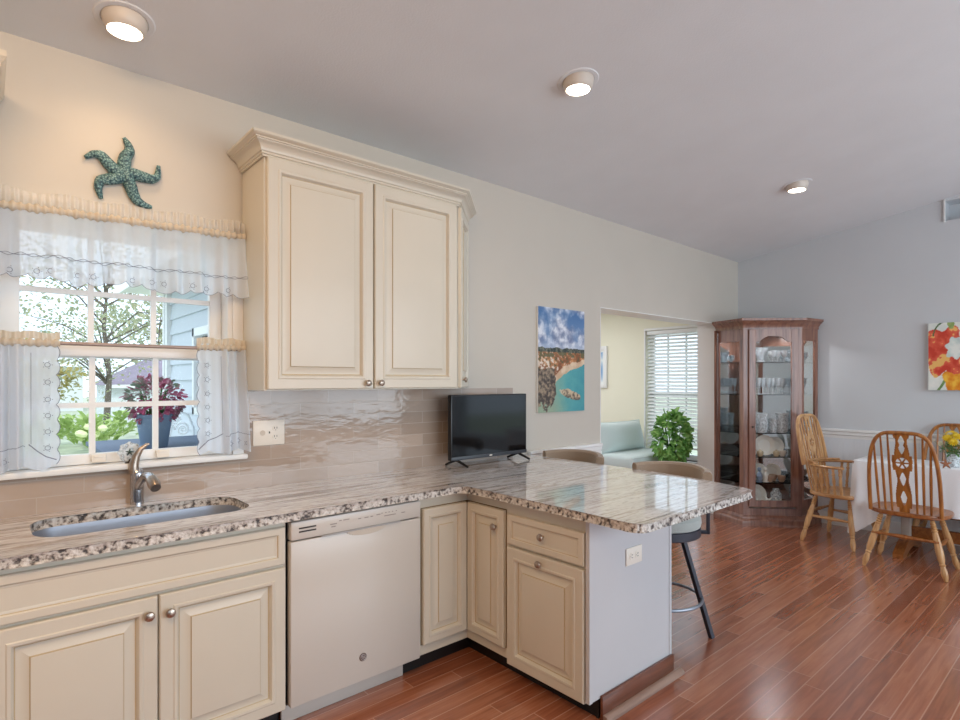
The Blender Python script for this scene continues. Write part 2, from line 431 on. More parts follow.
# ---------------------------------------------------------------- mesh helpers
class MB:
    def __init__(self):
        self.bm = bmesh.new()
    def _add(self, verts, faces, mi=0, X=None):
        vs = [self.bm.verts.new((X @ Vector(v)) if X else v) for v in verts]
        out = []
        for f in faces:
            try:
                fc = self.bm.faces.new([vs[i] for i in f]); fc.material_index = mi; out.append(fc)
            except ValueError:
                pass
        return vs, out
    def box(self, x0, x1, y0, y1, z0, z1, mi=0, bev=0.0, X=None, seg=2):
        v = [(x0, y0, z0), (x1, y0, z0), (x1, y1, z0), (x0, y1, z0), (x0, y0, z1), (x1, y0, z1), (x1, y1, z1), (x0, y1, z1)]
        f = [(0, 3, 2, 1), (4, 5, 6, 7), (0, 1, 5, 4), (1, 2, 6, 5), (2, 3, 7, 6), (3, 0, 4, 7)]
        vs, fs = self._add(v, f, mi, X)
        if bev > 0:
            es = list({e for fc in fs for e in fc.edges})
            bmesh.ops.bevel(self.bm, geom=es, offset=bev, segments=seg, profile=0.5, affect='EDGES', material=-1)
        return self
    def tube(self, pts, r, seg=10, closed=False, mi=0, caps=True, X=None, flat=1.0):
        pts = [Vector(p) for p in pts]; n = len(pts)
        rs = r if isinstance(r, (list, tuple)) else [r] * n
        up = None; rings = []
        for i, p in enumerate(pts):
            if closed: d = pts[(i + 1) % n] - pts[(i - 1) % n]
            else: d = pts[min(i + 1, n - 1)] - pts[max(i - 1, 0)]
            d.normalize()
            if up is None:
                up = Vector((0, 0, 1)) if abs(d.z) < 0.9 else Vector((1, 0, 0))
            u = (up - d * up.dot(d))
            if u.length < 1e-5: u = d.orthogonal()
            u.normalize(); w = d.cross(u); up = u
            rings.append([p + (u * math.cos(a) * flat + w * math.sin(a)) * rs[i] for a in [2 * PI * k / seg for k in range(seg)]])
        verts = [v for rg in rings for v in rg]; faces = []
        m = n if closed else n - 1
        for i in range(m):
            a, b2 = i * seg, ((i + 1) % n) * seg
            for k in range(seg):
                faces.append((a + k, a + (k + 1) % seg, b2 + (k + 1) % seg, b2 + k))
        if caps and not closed:
            faces.append(tuple(range(seg - 1, -1, -1))); faces.append(tuple((n - 1) * seg + k for k in range(seg)))
        self._add(verts, faces, mi, X); return self
    def lathe(self, prof, seg=20, mi=0, X=None, loc=(0, 0, 0)):
        verts = []; faces = []; idx = []
        for r, z in prof:
            if r < 1e-6:
                idx.append([len(verts)]); verts.append((loc[0], loc[1], loc[2] + z))
            else:
                idx.append(list(range(len(verts), len(verts) + seg)))
                verts += [(loc[0] + r * math.cos(2 * PI * k / seg), loc[1] + r * math.sin(2 * PI * k / seg), loc[2] + z) for k in range(seg)]
        for a, b2 in zip(idx, idx[1:]):
            for k in range(seg):
                p, q = (a[k], a[(k + 1) % seg]) if len(a) > 1 else (a[0], a[0])
                s, t = (b2[k], b2[(k + 1) % seg]) if len(b2) > 1 else (b2[0], b2[0])
                f = []
                for w in (p, q, t, s):
                    if w not in f: f.append(w)
                if len(f) > 2: faces.append(tuple(f))
        self._add(verts, faces, mi, X); return self
    def spindle(self, a, b2, prof, seg=8, mi=0, X=None):
        """turned member from a to b2; prof = [(t, r)]"""
        a = Vector(a); b2 = Vector(b2)
        self.tube([a.lerp(b2, t) for t, r in prof], [r for t, r in prof], seg, mi=mi, X=X); return self
    def grid(self, fn, nu, nv, mi=0, closed_u=False, X=None):
        verts = [fn(i / nu, j / nv) for j in range(nv + 1) for i in range(nu + (0 if closed_u else 1))]
        w = nu if closed_u else nu + 1
        faces = []
        for j in range(nv):
            for i in range(nu):
                i2 = (i + 1) % w if closed_u else i + 1
                faces.append((j * w + i, j * w + i2, (j + 1) * w + i2, (j + 1) * w + i))
        self._add(verts, faces, mi, X); return self
    def prism(self, poly, z0, z1, mi=0, X=None):
        n = len(poly)
        v = [(p[0], p[1], z0) for p in poly] + [(p[0], p[1], z1) for p in poly]
        f = [tuple(range(n - 1, -1, -1)), tuple(range(n, 2 * n))] + [(i, (i + 1) % n, n + (i + 1) % n, n + i) for i in range(n)]
        self._add(v, f, mi, X); return self
    def sweep(self, prof, path, mi=0, caps=True):
        """profile (out, z) along a horizontal open polyline; 'out' is to the right of travel"""
        P = [Vector((p[0], p[1])) for p in path]; n = len(P); rows = []
        for i in range(n):
            d0 = (P[i] - P[i - 1]).normalized() if i else None
            d1 = (P[i + 1] - P[i]).normalized() if i < n - 1 else None
            n0 = Vector((d0.y, -d0.x)) if d0 else None; n1 = Vector((d1.y, -d1.x)) if d1 else None
            if n0 and n1:
                m = (n0 + n1); m = m / max(0.2, m.dot(n0))
            else: m = n0 or n1
            rows.append([(P[i].x + m.x * o, P[i].y + m.y * o, z) for o, z in prof])
        k = len(prof); verts = [v for r in rows for v in r]; faces = []
        for i in range(n - 1):
            for j in range(k):
                faces.append((i * k + j, i * k + (j + 1) % k, (i + 1) * k + (j + 1) % k, (i + 1) * k + j))
        if caps:
            faces.append(tuple(range(k))); faces.append(tuple(range((n - 1) * k, n * k)))
        self._add(verts, faces, mi); return self
    def panel(self, w, h, rings, t=0.02, X=None):
        """door slab: x 0..w, z 0..h, back at y=0; rings = [(inset, y, mi)]"""
        verts = [(0, 0, 0), (w, 0, 0), (w, 0, h), (0, 0, h)]; faces = []; mis = []
        for ins, y, mi in rings:
            verts += [(ins, y, ins), (w - ins, y, ins), (w - ins, y, h - ins), (ins, y, h - ins)]
        for r in range(len(rings)):
            a, b2 = r * 4, r * 4 + 4
            for k in range(4):
                faces.append((a + k, a + (k + 1) % 4, b2 + (k + 1) % 4, b2 + k)); mis.append(rings[r][2])
        q = len(rings) * 4
        faces.append((q, q + 1, q + 2, q + 3)); mis.append(0)
        faces.append((3, 2, 1, 0)); mis.append(0)
        vs = [self.bm.verts.new((X @ Vector(v)) if X else v) for v in verts]
        for f, mi in zip(faces, mis):
            self.bm.faces.new([vs[i] for i in f]).material_index = mi
        return self
    def leaf(self, p, d, nrm, l, w, mi=0, curl=0.2):
        p = Vector(p); d = Vector(d).normalized(); nrm = Vector(nrm)
        s = d.cross(nrm)
        if s.length < 1e-4: s = d.orthogonal()
        s.normalize(); nn = s.cross(d)
        v = [p, p + d * l * 0.35 + s * w * 0.5 + nn * l * curl * 0.3, p + d * l * 0.75 + s * w * 0.36 + nn * l * curl * .2,
             p + d * l - nn * l * curl * 0.4, p + d * l * 0.75 - s * w * 0.36 + nn * l * curl * .2, p + d * l * 0.35 - s * w * 0.5 + nn * l * curl * 0.3,
             p + d * l * 0.5]
        self._add(v, [(0, 1, 6), (1, 2, 6), (2, 3, 6), (3, 4, 6), (4, 5, 6), (5, 0, 6)], mi); return self
    def bounds(self):
        xs = [v.co for v in self.bm.verts]
        return [min(c[i] for c in xs) for i in range(3)], [max(c[i] for c in xs) for i in range(3)]

WM = {}
def put(name, mb, mats, parent=None, smooth=35, world=True, normals=True):
    """link one mesh object; geometry given in world space is moved into the parent's space"""
    if not isinstance(mats, (list, tuple)): mats = [mats]
    bm = mb.bm
    if parent is not None and world:
        bm.transform(WM[parent.name].inverted())
    if normals: bmesh.ops.recalc_face_normals(bm, faces=bm.faces)
    me = bpy.data.meshes.new(name); bm.to_mesh(me); bm.free()
    for m in mats: me.materials.append(m)
    if smooth:
        me.polygons.foreach_set('use_smooth', [True] * len(me.polygons))
        try: me.set_sharp_from_angle(angle=R(smooth))
        except Exception: pass
    o = bpy.data.objects.new(name, me); COL.objects.link(o)
    if parent is not None:
        o.parent = parent; WM[o.name] = WM[parent.name]
    else: WM[o.name] = Matrix.Identity(4)
    return o
def thing(name, label, cat, loc=(0, 0, 0), rz=0.0, group=None):
    o = bpy.data.objects.new(name, None); COL.objects.link(o)
    o.empty_display_size = 0.05
    o.location = loc; o.rotation_euler = (0, 0, rz)
    o['label'] = label; o['category'] = cat
    if group: o['group'] = group
    WM[o.name] = Matrix.Translation(loc) @ Matrix.Rotation(rz, 4, 'Z')
    return o
def single(name, mb, mats, label, cat, group=None, smooth=35, normals=True):
    lo, hi = mb.bounds(); loc = Vector(((lo[0] + hi[0]) / 2, (lo[1] + hi[1]) / 2, lo[2]))
    mb.bm.transform(Matrix.Translation(-loc))
    o = put(name, mb, mats, None, smooth, normals=normals)
    o.location = loc; o['label'] = label; o['category'] = cat
    if group: o['group'] = group
    WM[o.name] = Matrix.Translation(loc)
    return o
def struct(name, mb, mats, parent=None, smooth=35):
    o = put(name, mb, mats, parent, smooth)
    if parent is None: o['kind'] = 'structure'
    return o
KIDS = {}
def copy_tree(root, loc, rz=None, label=None, parent=None):
    c = root.copy(); COL.objects.link(c)
    if parent is None:
        c.location = loc
        if rz is not None: c.rotation_euler = (0, 0, rz)
        if label: c['label'] = label
        WM[c.name] = Matrix.Translation(loc) @ Matrix.Rotation(c.rotation_euler[2], 4, 'Z')
    else: c.parent = parent
    for ch in [o for o in COL.objects if o.parent == root]:
        copy_tree(ch, None, parent=c)
    return c
def T(x, y, z, rz=0.0): return Matrix.Translation((x, y, z)) @ Matrix.Rotation(rz, 4, 'Z')
def along(a, b2):
    """matrix taking local z to the direction a->b2, origin at a"""
    a = Vector(a); d = (Vector(b2) - a)
    return Matrix.Translation(a) @ d.to_track_quat('Z', 'Y').to_matrix().to_4x4()

# ---------------------------------------------------------------- room shell
XR = 6.2          # wall behind the dining table
WT = 0.22         # thickness of the window wall
def zc0(x):       # ceiling height at the window wall
    return 2.715 if x < 2.7 else 2.715 - 0.028 * (x - 2.7) / 3.5
SL = 0.148
b = MB(); b.box(-2.6, 6.42, -6.2, WT, -0.06, 0.0); b.box(1.42, 6.42, WT, 3.65, -0.06, 0.0); struct('floor', b, M['floor'], smooth=0)
b = MB()
xs = [-2.6, 2.7, 6.45]
v = []; 
for x in xs:
    for y in (0.0, -6.2):
        v.append((x, y, zc0(x) - SL * y))
for x in xs:
    for y in (0.0, -6.2):
        v.append((x, y, zc0(x) - SL * y + 0.12))
f = [(0, 1, 3, 2), (2, 3, 5, 4), (6, 8, 9, 7), (8, 10, 11, 9), (0, 2, 8, 6), (2, 4, 10, 8), (1, 7, 9, 3), (3, 9, 11, 5), (0, 6, 7, 1), (4, 5, 11, 10)]
b._add(v, f); struct('ceiling', b, M['ceiling'], smooth=0)

WX0, WX1, WZ0, WZ1 = 0.015, 0.885, 1.03, 2.06      # kitchen window opening
OX0, OX1, OZ1 = 3.739, 5.743, 1.987                # opening to the sunroom
b = MB()
b.box(-2.6, WX0, 0, WT, 0, 2.75); b.box(WX1, OX0, 0, WT, 0, 2.75)
b.box(WX0, WX1, 0, WT, 0, WZ0); b.box(WX0, WX1, 0, WT, WZ1, 2.75)
b.box(OX0, OX1, 0, WT, OZ1, 2.75); b.box(OX1, 6.42, 0, WT, 0, 2.75)
bmesh.ops.remove_doubles(b.bm, verts=b.bm.verts, dist=0.0005)
struct('wall_front', b, M['wall'], smooth=0)
# dining wall with a high plant niche and a window out of frame
b = MB()
NY0, NY1, NZ0, NZ1 = -1.774, -3.3, 2.764, 2.935
b.box(XR, XR + 0.22, NY0, 0, 0, 3.7); b.box(XR, XR + 0.22, NY1, NY0, 0, NZ0); b.box(XR, XR + 0.22, NY1, NY0, NZ1, 3.7)
b.box(XR + 0.18, XR + 0.22, NY1, NY0, NZ0, NZ1)
b.box(XR, XR + 0.22, -6.2, -5.2, 0, 3.7); b.box(XR, XR + 0.22, -5.2, -3.5, 0, 0.5); b.box(XR, XR + 0.22, -5.2, -3.5, 2.2, 3.7)
b.box(XR, XR + 0.22, -3.5, NY1, 0, 3.7)
struct('wall_right', b, M['wall_coollit'], smooth=0)
# wall behind the photographer with three window openings
b = MB()
b.box(-2.6, 6.42, -6.2, -6.0, 0, 0.7); b.box(-2.6, 6.42, -6.2, -6.0, 2.6, 3.75)
for x0, x1 in ((-2.6, -1.6), (0.2, 0.6), (3.8, 4.2), (5.7, 6.42)):
    b.box(x0, x1, -6.2, -6.0, 0.7, 2.6)
struct('wall_back', b, M['wall'], smooth=0)
b = MB(); b.box(-2.75, -2.6, -6.2, WT, 0, 3.7); struct('wall_left', b, M['wall'], smooth=0)

# sunroom
SX0, SY1, SZ1 = 1.42, 3.5, 2.42
W2Y0, W2Y1, W2Z0, W2Z1 = 0.43, 1.145, 0.45, 2.01
b = MB()
b.box(XR, XR + 0.22, WT, W2Y0, 0, 2.5); b.box(XR, XR + 0.22, W2Y1, SY1, 0, 2.5)
b.box(XR, XR + 0.22, W2Y0, W2Y1, 0, W2Z0); b.box(XR, XR + 0.22, W2Y0, W2Y1, W2Z1, 2.5)
struct('wall_sunroom_right', b, M['wall_yellow'], smooth=0)
b = MB(); b.box(SX0, XR + .22, WT, SY1 + 0.15, SZ1, SZ1 + 0.1); struct('ceiling_sunroom', b, M['ceiling'], smooth=0)
b = MB(); b.box(SX0, XR + .22, SY1, SY1 + 0.15, 0, 0.55); b.box(SX0, XR + .22, SY1, SY1 + .15, 2.2, SZ1)
for x in (SX0, 3.0, 4.6, XR): b.box(x, x + 0.2, SY1, SY1 + .15, 0.55, 2.2)
struct('wall_sunroom_back', b, M['wall_yellow'], smooth=0)
# the sunroom's lap-sided outer wall, seen through the kitchen window
b = MB()
z = -0.4
while z < 2.3:
    b._add([(SX0, WT, z), (SX0 - 0.022, WT, z), (SX0, WT, z + 0.15), (SX0, SY1 + .15, z), (SX0 - 0.022, SY1 + .15, z), (SX0, SY1 + .15, z + 0.15)],
           [(1, 2, 5, 4), (0, 1, 4, 3), (0, 2, 1), (3, 4, 5)])
    z += 0.15
b.box(SX0, SX0 + 0.12, WT, SY1 + .15, -0.4, 2.42)
w_out = struct('wall_sunroom_left', b, M['siding'], smooth=0)
b = MB(); b.box(SX0 - 0.05, SX0 + 0.08, SY1 + 0.1, SY1 + 0.2, -0.4, 2.3); b.box(SX0 - .05, SX0, SY1 + .02, SY1 + .12, -.4, 2.3); struct('trim_corner_board', b, M['white'])
b = MB(); b.prism([(SX0 - 0.4, WT + .02), (SX0 + 0.1, WT + .02), (SX0 + 0.1, SY1 + 0.5), (SX0 - 0.4, SY1 + 0.5)], 2.3, 2.36)
b.box(SX0 - .42, SX0 - .38, WT + .02, SY1 + .52, 2.26, 2.44)
struct('trim_eave', b, M['white'])
b = MB(); b.box(SX0 - 0.05, SX0, 2.05, 2.13, 1.1, 1.85); b.box(SX0 - .05, SX0, 2.13, 2.9 - .3, 1.78, 1.85); b.box(SX0 - 0.05, SX0, 2.55, 2.6, 1.1, 1.85)
b.box(SX0 - .05, SX0, 2.05, 2.6, 1.1, 1.16)
wf = struct('window_3', b, M['white'])
b = MB(); b.box(SX0 - 0.03, SX0 - 0.02, 2.1, 2.57, 1.14, 1.8); put('window_pane', b, M['pane'], wf)

# sunroom opening trim, chair rails, wainscot, baseboards
b = MB()
b.box(OX0 - 0.001, OX0 + 0.006, -0.004, WT, 0, OZ1)
b.box(OX0, OX1, -0.004, WT, OZ1 - 0.006, OZ1 + 0.001)
b.box(OX1 - 0.012, OX1 + 0.001, -0.012, WT, 0, OZ1)
b.box(OX1 - .012, OX1 + 0.075, -0.018, 0, 0, OZ1 + 0.01)
struct('trim_opening', b, M['white'])
rail = [(0, 0.81), (0.012, 0.812), (0.012, 0.835), (0.022, 0.842), (0.022, 0.866), (0.03, 0.875), (0.028, 0.892), (0, 0.894)]
b = MB(); b.sweep(rail, [(2.9, -0.001), (OX0 - .002, -0.001)]); b.sweep(rail, [(OX1 + .075, -0.001), (XR - 0.001, -0.001), ] )
struct('trim_chair_rail_front', b, M['white'])
rail2 = [(0, 0.84), (0.012, 0.842), (0.012, 0.868), (0.022, 0.876), (0.022, 0.9), (0.03, 0.91), (0.028, 0.927), (0, 0.93)]
b = MB(); b.sweep(rail2, [(XR - 0.001, -0.0), (XR - 0.001, -3.4)]); struct('trim_chair_rail_right', b, M['white'])
b = MB(); b.box(XR - 0.012, XR, -3.4, 0, 0.12, 0.842); struct('trim_wainscot_right', b, M['bead'], smooth=0)
b = MB(); b.box(2.9, OX0 - .002, -0.012, 0, 0.12, 0.812); b.box(OX1 + .076, XR - 0.012, -0.012, 0, 0.12, 0.812); struct('trim_wainscot_front', b, M['bead'], smooth=0)
base = [(0, 0), (0.018, 0), (0.018, 0.1), (0.012, 0.118), (0, 0.12)]
b = MB(); b.sweep(base, [(XR - 0.001, -0.0), (XR - 0.001, -3.4)]); struct('baseboard_right', b, M['white'])
b = MB(); b.sweep(base, [(2.9, -0.001), (OX0 - .002, -0.001)]); b.sweep(base, [(OX1 + .076, -0.001), (XR - 0.001, -0.001)]); struct('baseboard_front', b, M['white'])
b = MB(); b.box(NY0 and XR - 0.02, XR + 0.0, NY0 - 0.004, NY0 + 0.006, NZ0 - .01, NZ1 + .01); struct('trim_niche', b, M['white'])

# backsplash
b = MB()
b.box(-2.0, WX0 - .0, -0.009, 0, 0.872, 1.36); b.box(WX0, WX1, -0.009, 0, 0.872, 1.02)
b.box(WX1, 2.745, -0.009, 0, 0.872, 1.345)
struct('wall_backsplash', b, M['tile'], smooth=0)

# kitchen window
b = MB()
# casing (inside face), jambs, stool
b.box(WX0 - 0.06, WX0 + 0.0, -0.016, 0, WZ0, WZ1 + 0.06, bev=0.004); b.box(WX1, WX1 + 0.05, -0.016, 0, WZ0, WZ1 + 0.06, bev=0.004)
b.box(WX0 - 0.06, WX1 + 0.05, -0.016, 0, WZ1, WZ1 + 0.06, bev=0.004)
b.box(WX0, WX0 + 0.02, 0, WT, WZ0, WZ1); b.box(WX1 - 0.02, WX1, 0, WT, WZ0, WZ1); b.box(WX0, WX1, 0, WT, WZ1 - 0.02, WZ1)
win = struct('window_1', b, M['white'])
b = MB(); b.box(-0.075, 0.945, -0.045, 0.0, 1.022, 1.046, bev=0.006); b.box(WX0 + .0, WX1 - .0, 0.0, WT, 1.022, 1.044); put('window_stool', b, M['white'], win)
G0, G1 = 0.105, 0.812
def sash(name, y, z0, z1, gz0, gz1, rows):
    b = MB()
    b.box(WX0 + 0.021, G0, y - 0.018, y + 0.018, z0, z1, bev=0.003); b.box(G1, WX1 - 0.021, y - 0.018, y + 0.018, z0, z1, bev=0.003)
    b.box(G0, G1, y - 0.018, y + 0.018, z0, gz0, bev=0.003); b.box(G0, G1, y - 0.018, y + 0.018, gz1, z1, bev=0.003)
    s = put(name, b, M['white'], win)
    b = MB()
    for k in (1, 2):
        x = G0 + (G1 - G0) * k / 3; b.box(x - 0.011, x + 0.011, y - 0.009, y + 0.009, gz0, gz1)
    zz = (gz0 + gz1) / 2 if rows == 2 else 1.765
    b.box(G0, G1, y - 0.0085, y + 0.0085, zz - 0.011, zz + 0.011)
    put('muntin', b, M['white'], s)
    b = MB(); b.box(G0 - .002, G1 + .002, y - 0.002, y + 0.002, gz0 - .002, gz1 + .002); put('window_pane', b, M['pane'], s, smooth=0)
    return s
ls = sash('lower_sash', 0.07, 1.046, 1.545, 1.088, 1.495, 2)
us = sash('upper_sash', 0.112, 1.49, 2.038, 1.535, 2.0, 1)
for x in (0.36, 0.60):
    b = MB(); b.box(x - 0.026, x + 0.026, 0.03, 0.05, 1.052, 1.085, bev=0.004); b.box(x - 0.018, x + 0.018, 0.024, 0.034, 1.074, 1.082, bev=0.002)
    put('sash_lift', b, M['plate'], ls)

# sunroom window
b = MB()
y0, y1, z0, z1 = W2Y0, W2Y1, W2Z0, W2Z1
b.box(XR - 0.014, XR, y0 - 0.03, y0, z0, z1 + 0.0, bev=.003); b.box(XR - 0.014, XR, y1, y1 + 0.02, z0, z1, bev=.003); b.box(XR - 0.014, XR, y0 - 0.03, y1 + 0.02, z1, z1 + 0.03, bev=.003)
b.box(XR - 0.04, XR + .1, y0 - 0.04, y1 + 0.04, z0 - 0.03, z0)
b.box(XR + 0.1, XR + 0.14, y0, y0 + 0.05, z0, z1); b.box(XR + 0.1, XR + 0.14, y1 - 0.05, y1, z0, z1)
b.box(XR + 0.1, XR + 0.14, y0, y1, z1 - 0.05, z1); b.box(XR + 0.1, XR + 0.14, y0, y1, z0, z0 + 0.06); b.box(XR + 0.1, XR + 0.14, y0, y1, 1.2, 1.25)
for k in (1, 2):
    yy = y0 + (y1 - y0) * k / 3; b.box(XR + 0.112, XR + 0.128, yy - 0.01, yy + 0.01, z0, z1)
for zz in (0.85, 1.6): b.box(XR + 0.112, XR + 0.128, y0, y1, zz - 0.01, zz + 0.01)
w2 = struct('window_2', b, M['white'])
b = MB(); b.box(XR + 0.118, XR + 0.122, y0 + 0.04, y1 - 0.04, z0 + 0.04, z1 - 0.04); put('window_pane', b, M['pane'], w2, smooth=0)
bl = thing('window_blind', 'white horizontal slat blind hanging in the sunroom window behind the leafy plant', 'window blind', (XR + 0.03, (y0 + y1) / 2, z0))
b = MB(); b.box(XR + 0.005, XR + 0.065, y0 + 0.006, y1 - 0.006, z1 - 0.05, z1 - 0.003, bev=.004); put('head_rail', b, M['slats'], bl)
zz = z1 - 0.075
b = MB()
while zz > 0.62:
    Xm = Matrix.Translation((XR + 0.035, 0, zz)) @ Matrix.Rotation(R(-34), 4, 'Y')
    b.box(-0.025, 0.025, y0 + 0.008, y1 - 0.008, -0.0013, 0.0013, X=Xm)
    zz -= 0.043
put('blind_slats', b, M['slats'], bl, smooth=0)
b = MB(); b.box(XR + 0.012, XR + 0.058, y0 + 0.008, y1 - 0.008, 0.585, 0.605, bev=.004); put('bottom_rail', b, M['slats'], bl)
b = MB()
for yy in (y0 + 0.12, y1 - 0.12):
    b.tube([(XR + 0.008, yy, z1 - .04), (XR + 0.008, yy, 0.6)], 0.0015, 6)
put('ladder_cord', b, M['slats'], bl)

# ---------------------------------------------------------------- kitchen cabinets
CM = [M['cream'], M['glaze']]
def raised(fr=0.062, t=0.022):
    return [(0, -t + 0.004, 0), (0.004, -t, 0), (fr - 0.020, -t, 0), (fr - 0.016, -t - 0.003, 0), (fr - 0.007, -t - 0.0015, 0), (fr - 0.002, -t + 0.006, 0),
            (fr, -t + 0.013, 0), (fr + 0.0035, -t + 0.0145, 1), (fr + 0.009, -t + 0.0145, 0),
            (fr + 0.036, -t + 0.004, 0), (fr + 0.0375, -t + 0.0035, 1), (fr + 0.039, -t - 0.0005, 1), (fr + 0.042, -t - 0.001, 0)]
def recessed(fr=0.028, t=0.02):
    return [(0, -t + 0.004, 0), (0.004, -t, 0), (fr - 0.004, -t, 0), (fr, -t + 0.003, 0), (fr + 0.002, -t + 0.006, 1), (fr + 0.006, -t + 0.007, 0), (fr + 0.01, -t + 0.009, 0)]
def door(name, w, h, X, parent, rings=None, mats=None):
    b = MB(); b.panel(w, h, rings or raised(), X=X); return put(name, b, mats or CM, parent, smooth=25)
KNOB = [(0.0055, 0), (0.0055, 0.012), (0.008, 0.014), (0.0155, 0.018), (0.0165, 0.023), (0.014, 0.028), (0.007, 0.031), (0, 0.0318)]
def knob(X, x, z, parent, y=-0.02):
    b = MB(); b.lathe(KNOB, 18, X=X @ Matrix.Translation((x, y + .001, z)) @ Matrix.Rotation(R(90), 4, 'X')); return put('knob', b, M['nickel'], parent)

CB, CT = 0.088, 0.840       # carcass bottom and top
FY = -0.59                  # face frame of the wall run; doors stand 2 cm proud
# sink base
t = thing('sink_base_cabinet', 'cream glazed sink base cabinet with two raised panel doors, under the kitchen window', 'cabinet', (-0.03, FY, 0))
b = MB(); b.box(-0.03, 0.903, FY, FY + 0.02, CB, CT); b.box(-0.03, -0.012, FY + .02, -0.012, CB, CT); b.box(0.885, 0.903, FY + .02, -0.012, CB, CT); b.box(-0.012, 0.885, -0.03, -0.012, CB, CT); b.box(-0.012, 0.885, FY + .02, -0.03, CB, CB + .018)
put('carcass', b, M['cream'], t)
b = MB(); b.box(-0.03, 0.903, FY + 0.07, FY + 0.088, 0, CB); put('toe_kick', b, M['darktoe'], t)
X = T(-0.006, FY, 0.668); door('false_front', 0.902, 0.148, X, t, recessed(0.03))
X = T(0.004, FY, 0.093); d = door('door', 0.443, 0.563, X, t); knob(X, 0.415, 0.505, d)
X = T(0.453, FY, 0.093); d = door('door', 0.443, 0.563, X, t); knob(X, 0.03, 0.5, d)

# dishwasher
t = thing('dishwasher', 'white front control dishwasher between the sink cabinet and the corner cabinet', 'dishwasher', (0.91, FY, 0))
b = MB(); b.box(0.911, 1.541, FY + 0.01, -0.02, 0.09, 0.834); put('tub_casing', b, M['black'], t)
b = MB(); b.box(0.913, 1.538, FY - 0.028, FY + 0.009, 0.092, 0.752, bev=0.006); dp = put('door_panel', b, M['appliance'], t)
b = MB()
b.box(0.913, 1.538, FY - 0.032, FY + 0.009, 0.757, 0.832, bev=0.006)
cp = put('control_panel', b, M['appliance'], t)
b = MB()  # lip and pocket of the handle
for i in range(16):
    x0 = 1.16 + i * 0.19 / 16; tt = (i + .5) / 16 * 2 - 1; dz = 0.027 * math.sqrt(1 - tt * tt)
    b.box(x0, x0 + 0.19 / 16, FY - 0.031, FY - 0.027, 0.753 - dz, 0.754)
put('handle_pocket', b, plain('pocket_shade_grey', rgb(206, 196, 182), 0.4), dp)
b = MB(); b.box(1.04, 1.425, FY - 0.036, FY - 0.03, 0.752, 0.758, bev=.002); put('handle_lip', b, plain('grey_lip', rgb(170, 168, 168), 0.35), cp)
for zz in (0.789, 0.803):
    b = MB(); b.box(0.945, 1.018, FY - 0.0335, FY - 0.031, zz - 0.003, zz + 0.003); put('vent_slot', b, M['slot'], cp)
mk = plain('printed_grey_marks', rgb(150, 142, 136), 0.5)
for i, (x, w, zz) in enumerate(((1.08, .03, .797), (1.12, .012, .806), (1.14, .028, .806), (1.085, .02, .786), (1.21, .014, .800), (1.24, .02, .800), (1.27, .012, .800), (1.30, .02, .803), (1.325, .006, .806), (1.345, .006, .806), (1.362, .006, .806), (1.38, .006, .806), (1.40, .006, .806), (1.34, .06, .792), (1.43, .02, .793))):
    b = MB(); b.box(x, x + w, FY - 0.0330, FY - 0.0315, zz - 0.002, zz + 0.002); put('control_mark', b, mk, cp)
Xb = Matrix.Translation((1.235, FY - 0.028, 0.196)) @ Matrix.Rotation(R(90), 4, 'X')
b = MB(); b.lathe([(0.0, 0), (0.017, 0), (0.0175, 0.002), (0.015, 0.004), (0, 0.004)], 28, X=Xb); bd = put('badge', b, plain('badge_grey', rgb(112, 98, 96), 0.35, 0.4), t)
b = MB(); b.tube([(0.0125 * math.cos(a), 0.0125 * math.sin(a), 0.0042) for a in [2 * PI * k / 20 for k in range(20)]], 0.0009, 6, closed=True, X=Xb)
# the looped monogram on the badge
b.tube([(-0.002 + 0.0045 * math.cos(a), 0.0048 * math.sin(a), 0.0044) for a in [R(50 + 285 * k / 12) for k in range(13)]] + [(-0.003, -0.001, 0.0044)], 0.0009, 6, X=Xb)
b.tube([(0.0085, 0.0035, 0.0044), (0.005, 0.005, 0.0044), (0.0035, 0.0025, 0.0044), (0.006, 0.0002, 0.0044), (0.0035, -0.0025, 0.0044), (0.005, -0.005, 0.0044), (0.0085, -0.0035, 0.0044)], 0.0009, 6, X=Xb)
put('badge_emblem', b, plain('badge_silver', rgb(214, 210, 208), 0.3, 0.6), bd)
b = MB(); b.box(0.905, 1.49, FY + 0.045, FY + 0.06, 0.0, 0.089, bev=0.003); put('kick_plate', b, M['appliance'], t)

# corner cabinet with two leaves, and the drawer cabinet of the peninsula
PX = 1.85                   # face frame of the peninsula run (doors face -x)
t = thing('corner_base_cabinet', 'cream corner base cabinet with a folding two leaf door, right of the dishwasher', 'cabinet', (1.545, FY, 0))
b = MB(); b.prism([(1.543, FY), (PX, FY), (PX, -0.888), (2.44, -0.888), (2.44, -0.012), (1.543, -0.012)], CB, CT); put('carcass', b, M['cream'], t)
b = MB(); b.prism([(1.495, FY + 0.06), (PX + 0.06, FY + 0.06), (PX + 0.06, -0.888), (PX + 0.075, -0.888), (PX + 0.075, FY + 0.075), (1.495, FY + 0.075)], 0, CB); put('toe_kick', b, M['darktoe'], t)
b = MB()  # dark sheet round the folding door, gap shade put in as colour
b.box(1.559, PX, FY - 0.0015, FY, 0.136, 0.788); b.box(PX - 0.0015, PX, -0.879, FY, 0.136, 0.788)
put('door_gap_shade', b, M['creamshadow'], t)
X = T(1.563, FY, 0.14); d1 = door('door_leaf', PX - 0.0205 - 1.563, 0.644, X, t, raised(0.05))
X = T(PX, FY - 0.021, 0.14, R(-90)); d2 = door('door_leaf', 0.264, 0.644, X, t, raised(0.05)); knob(X, 0.212, 0.562, d2)

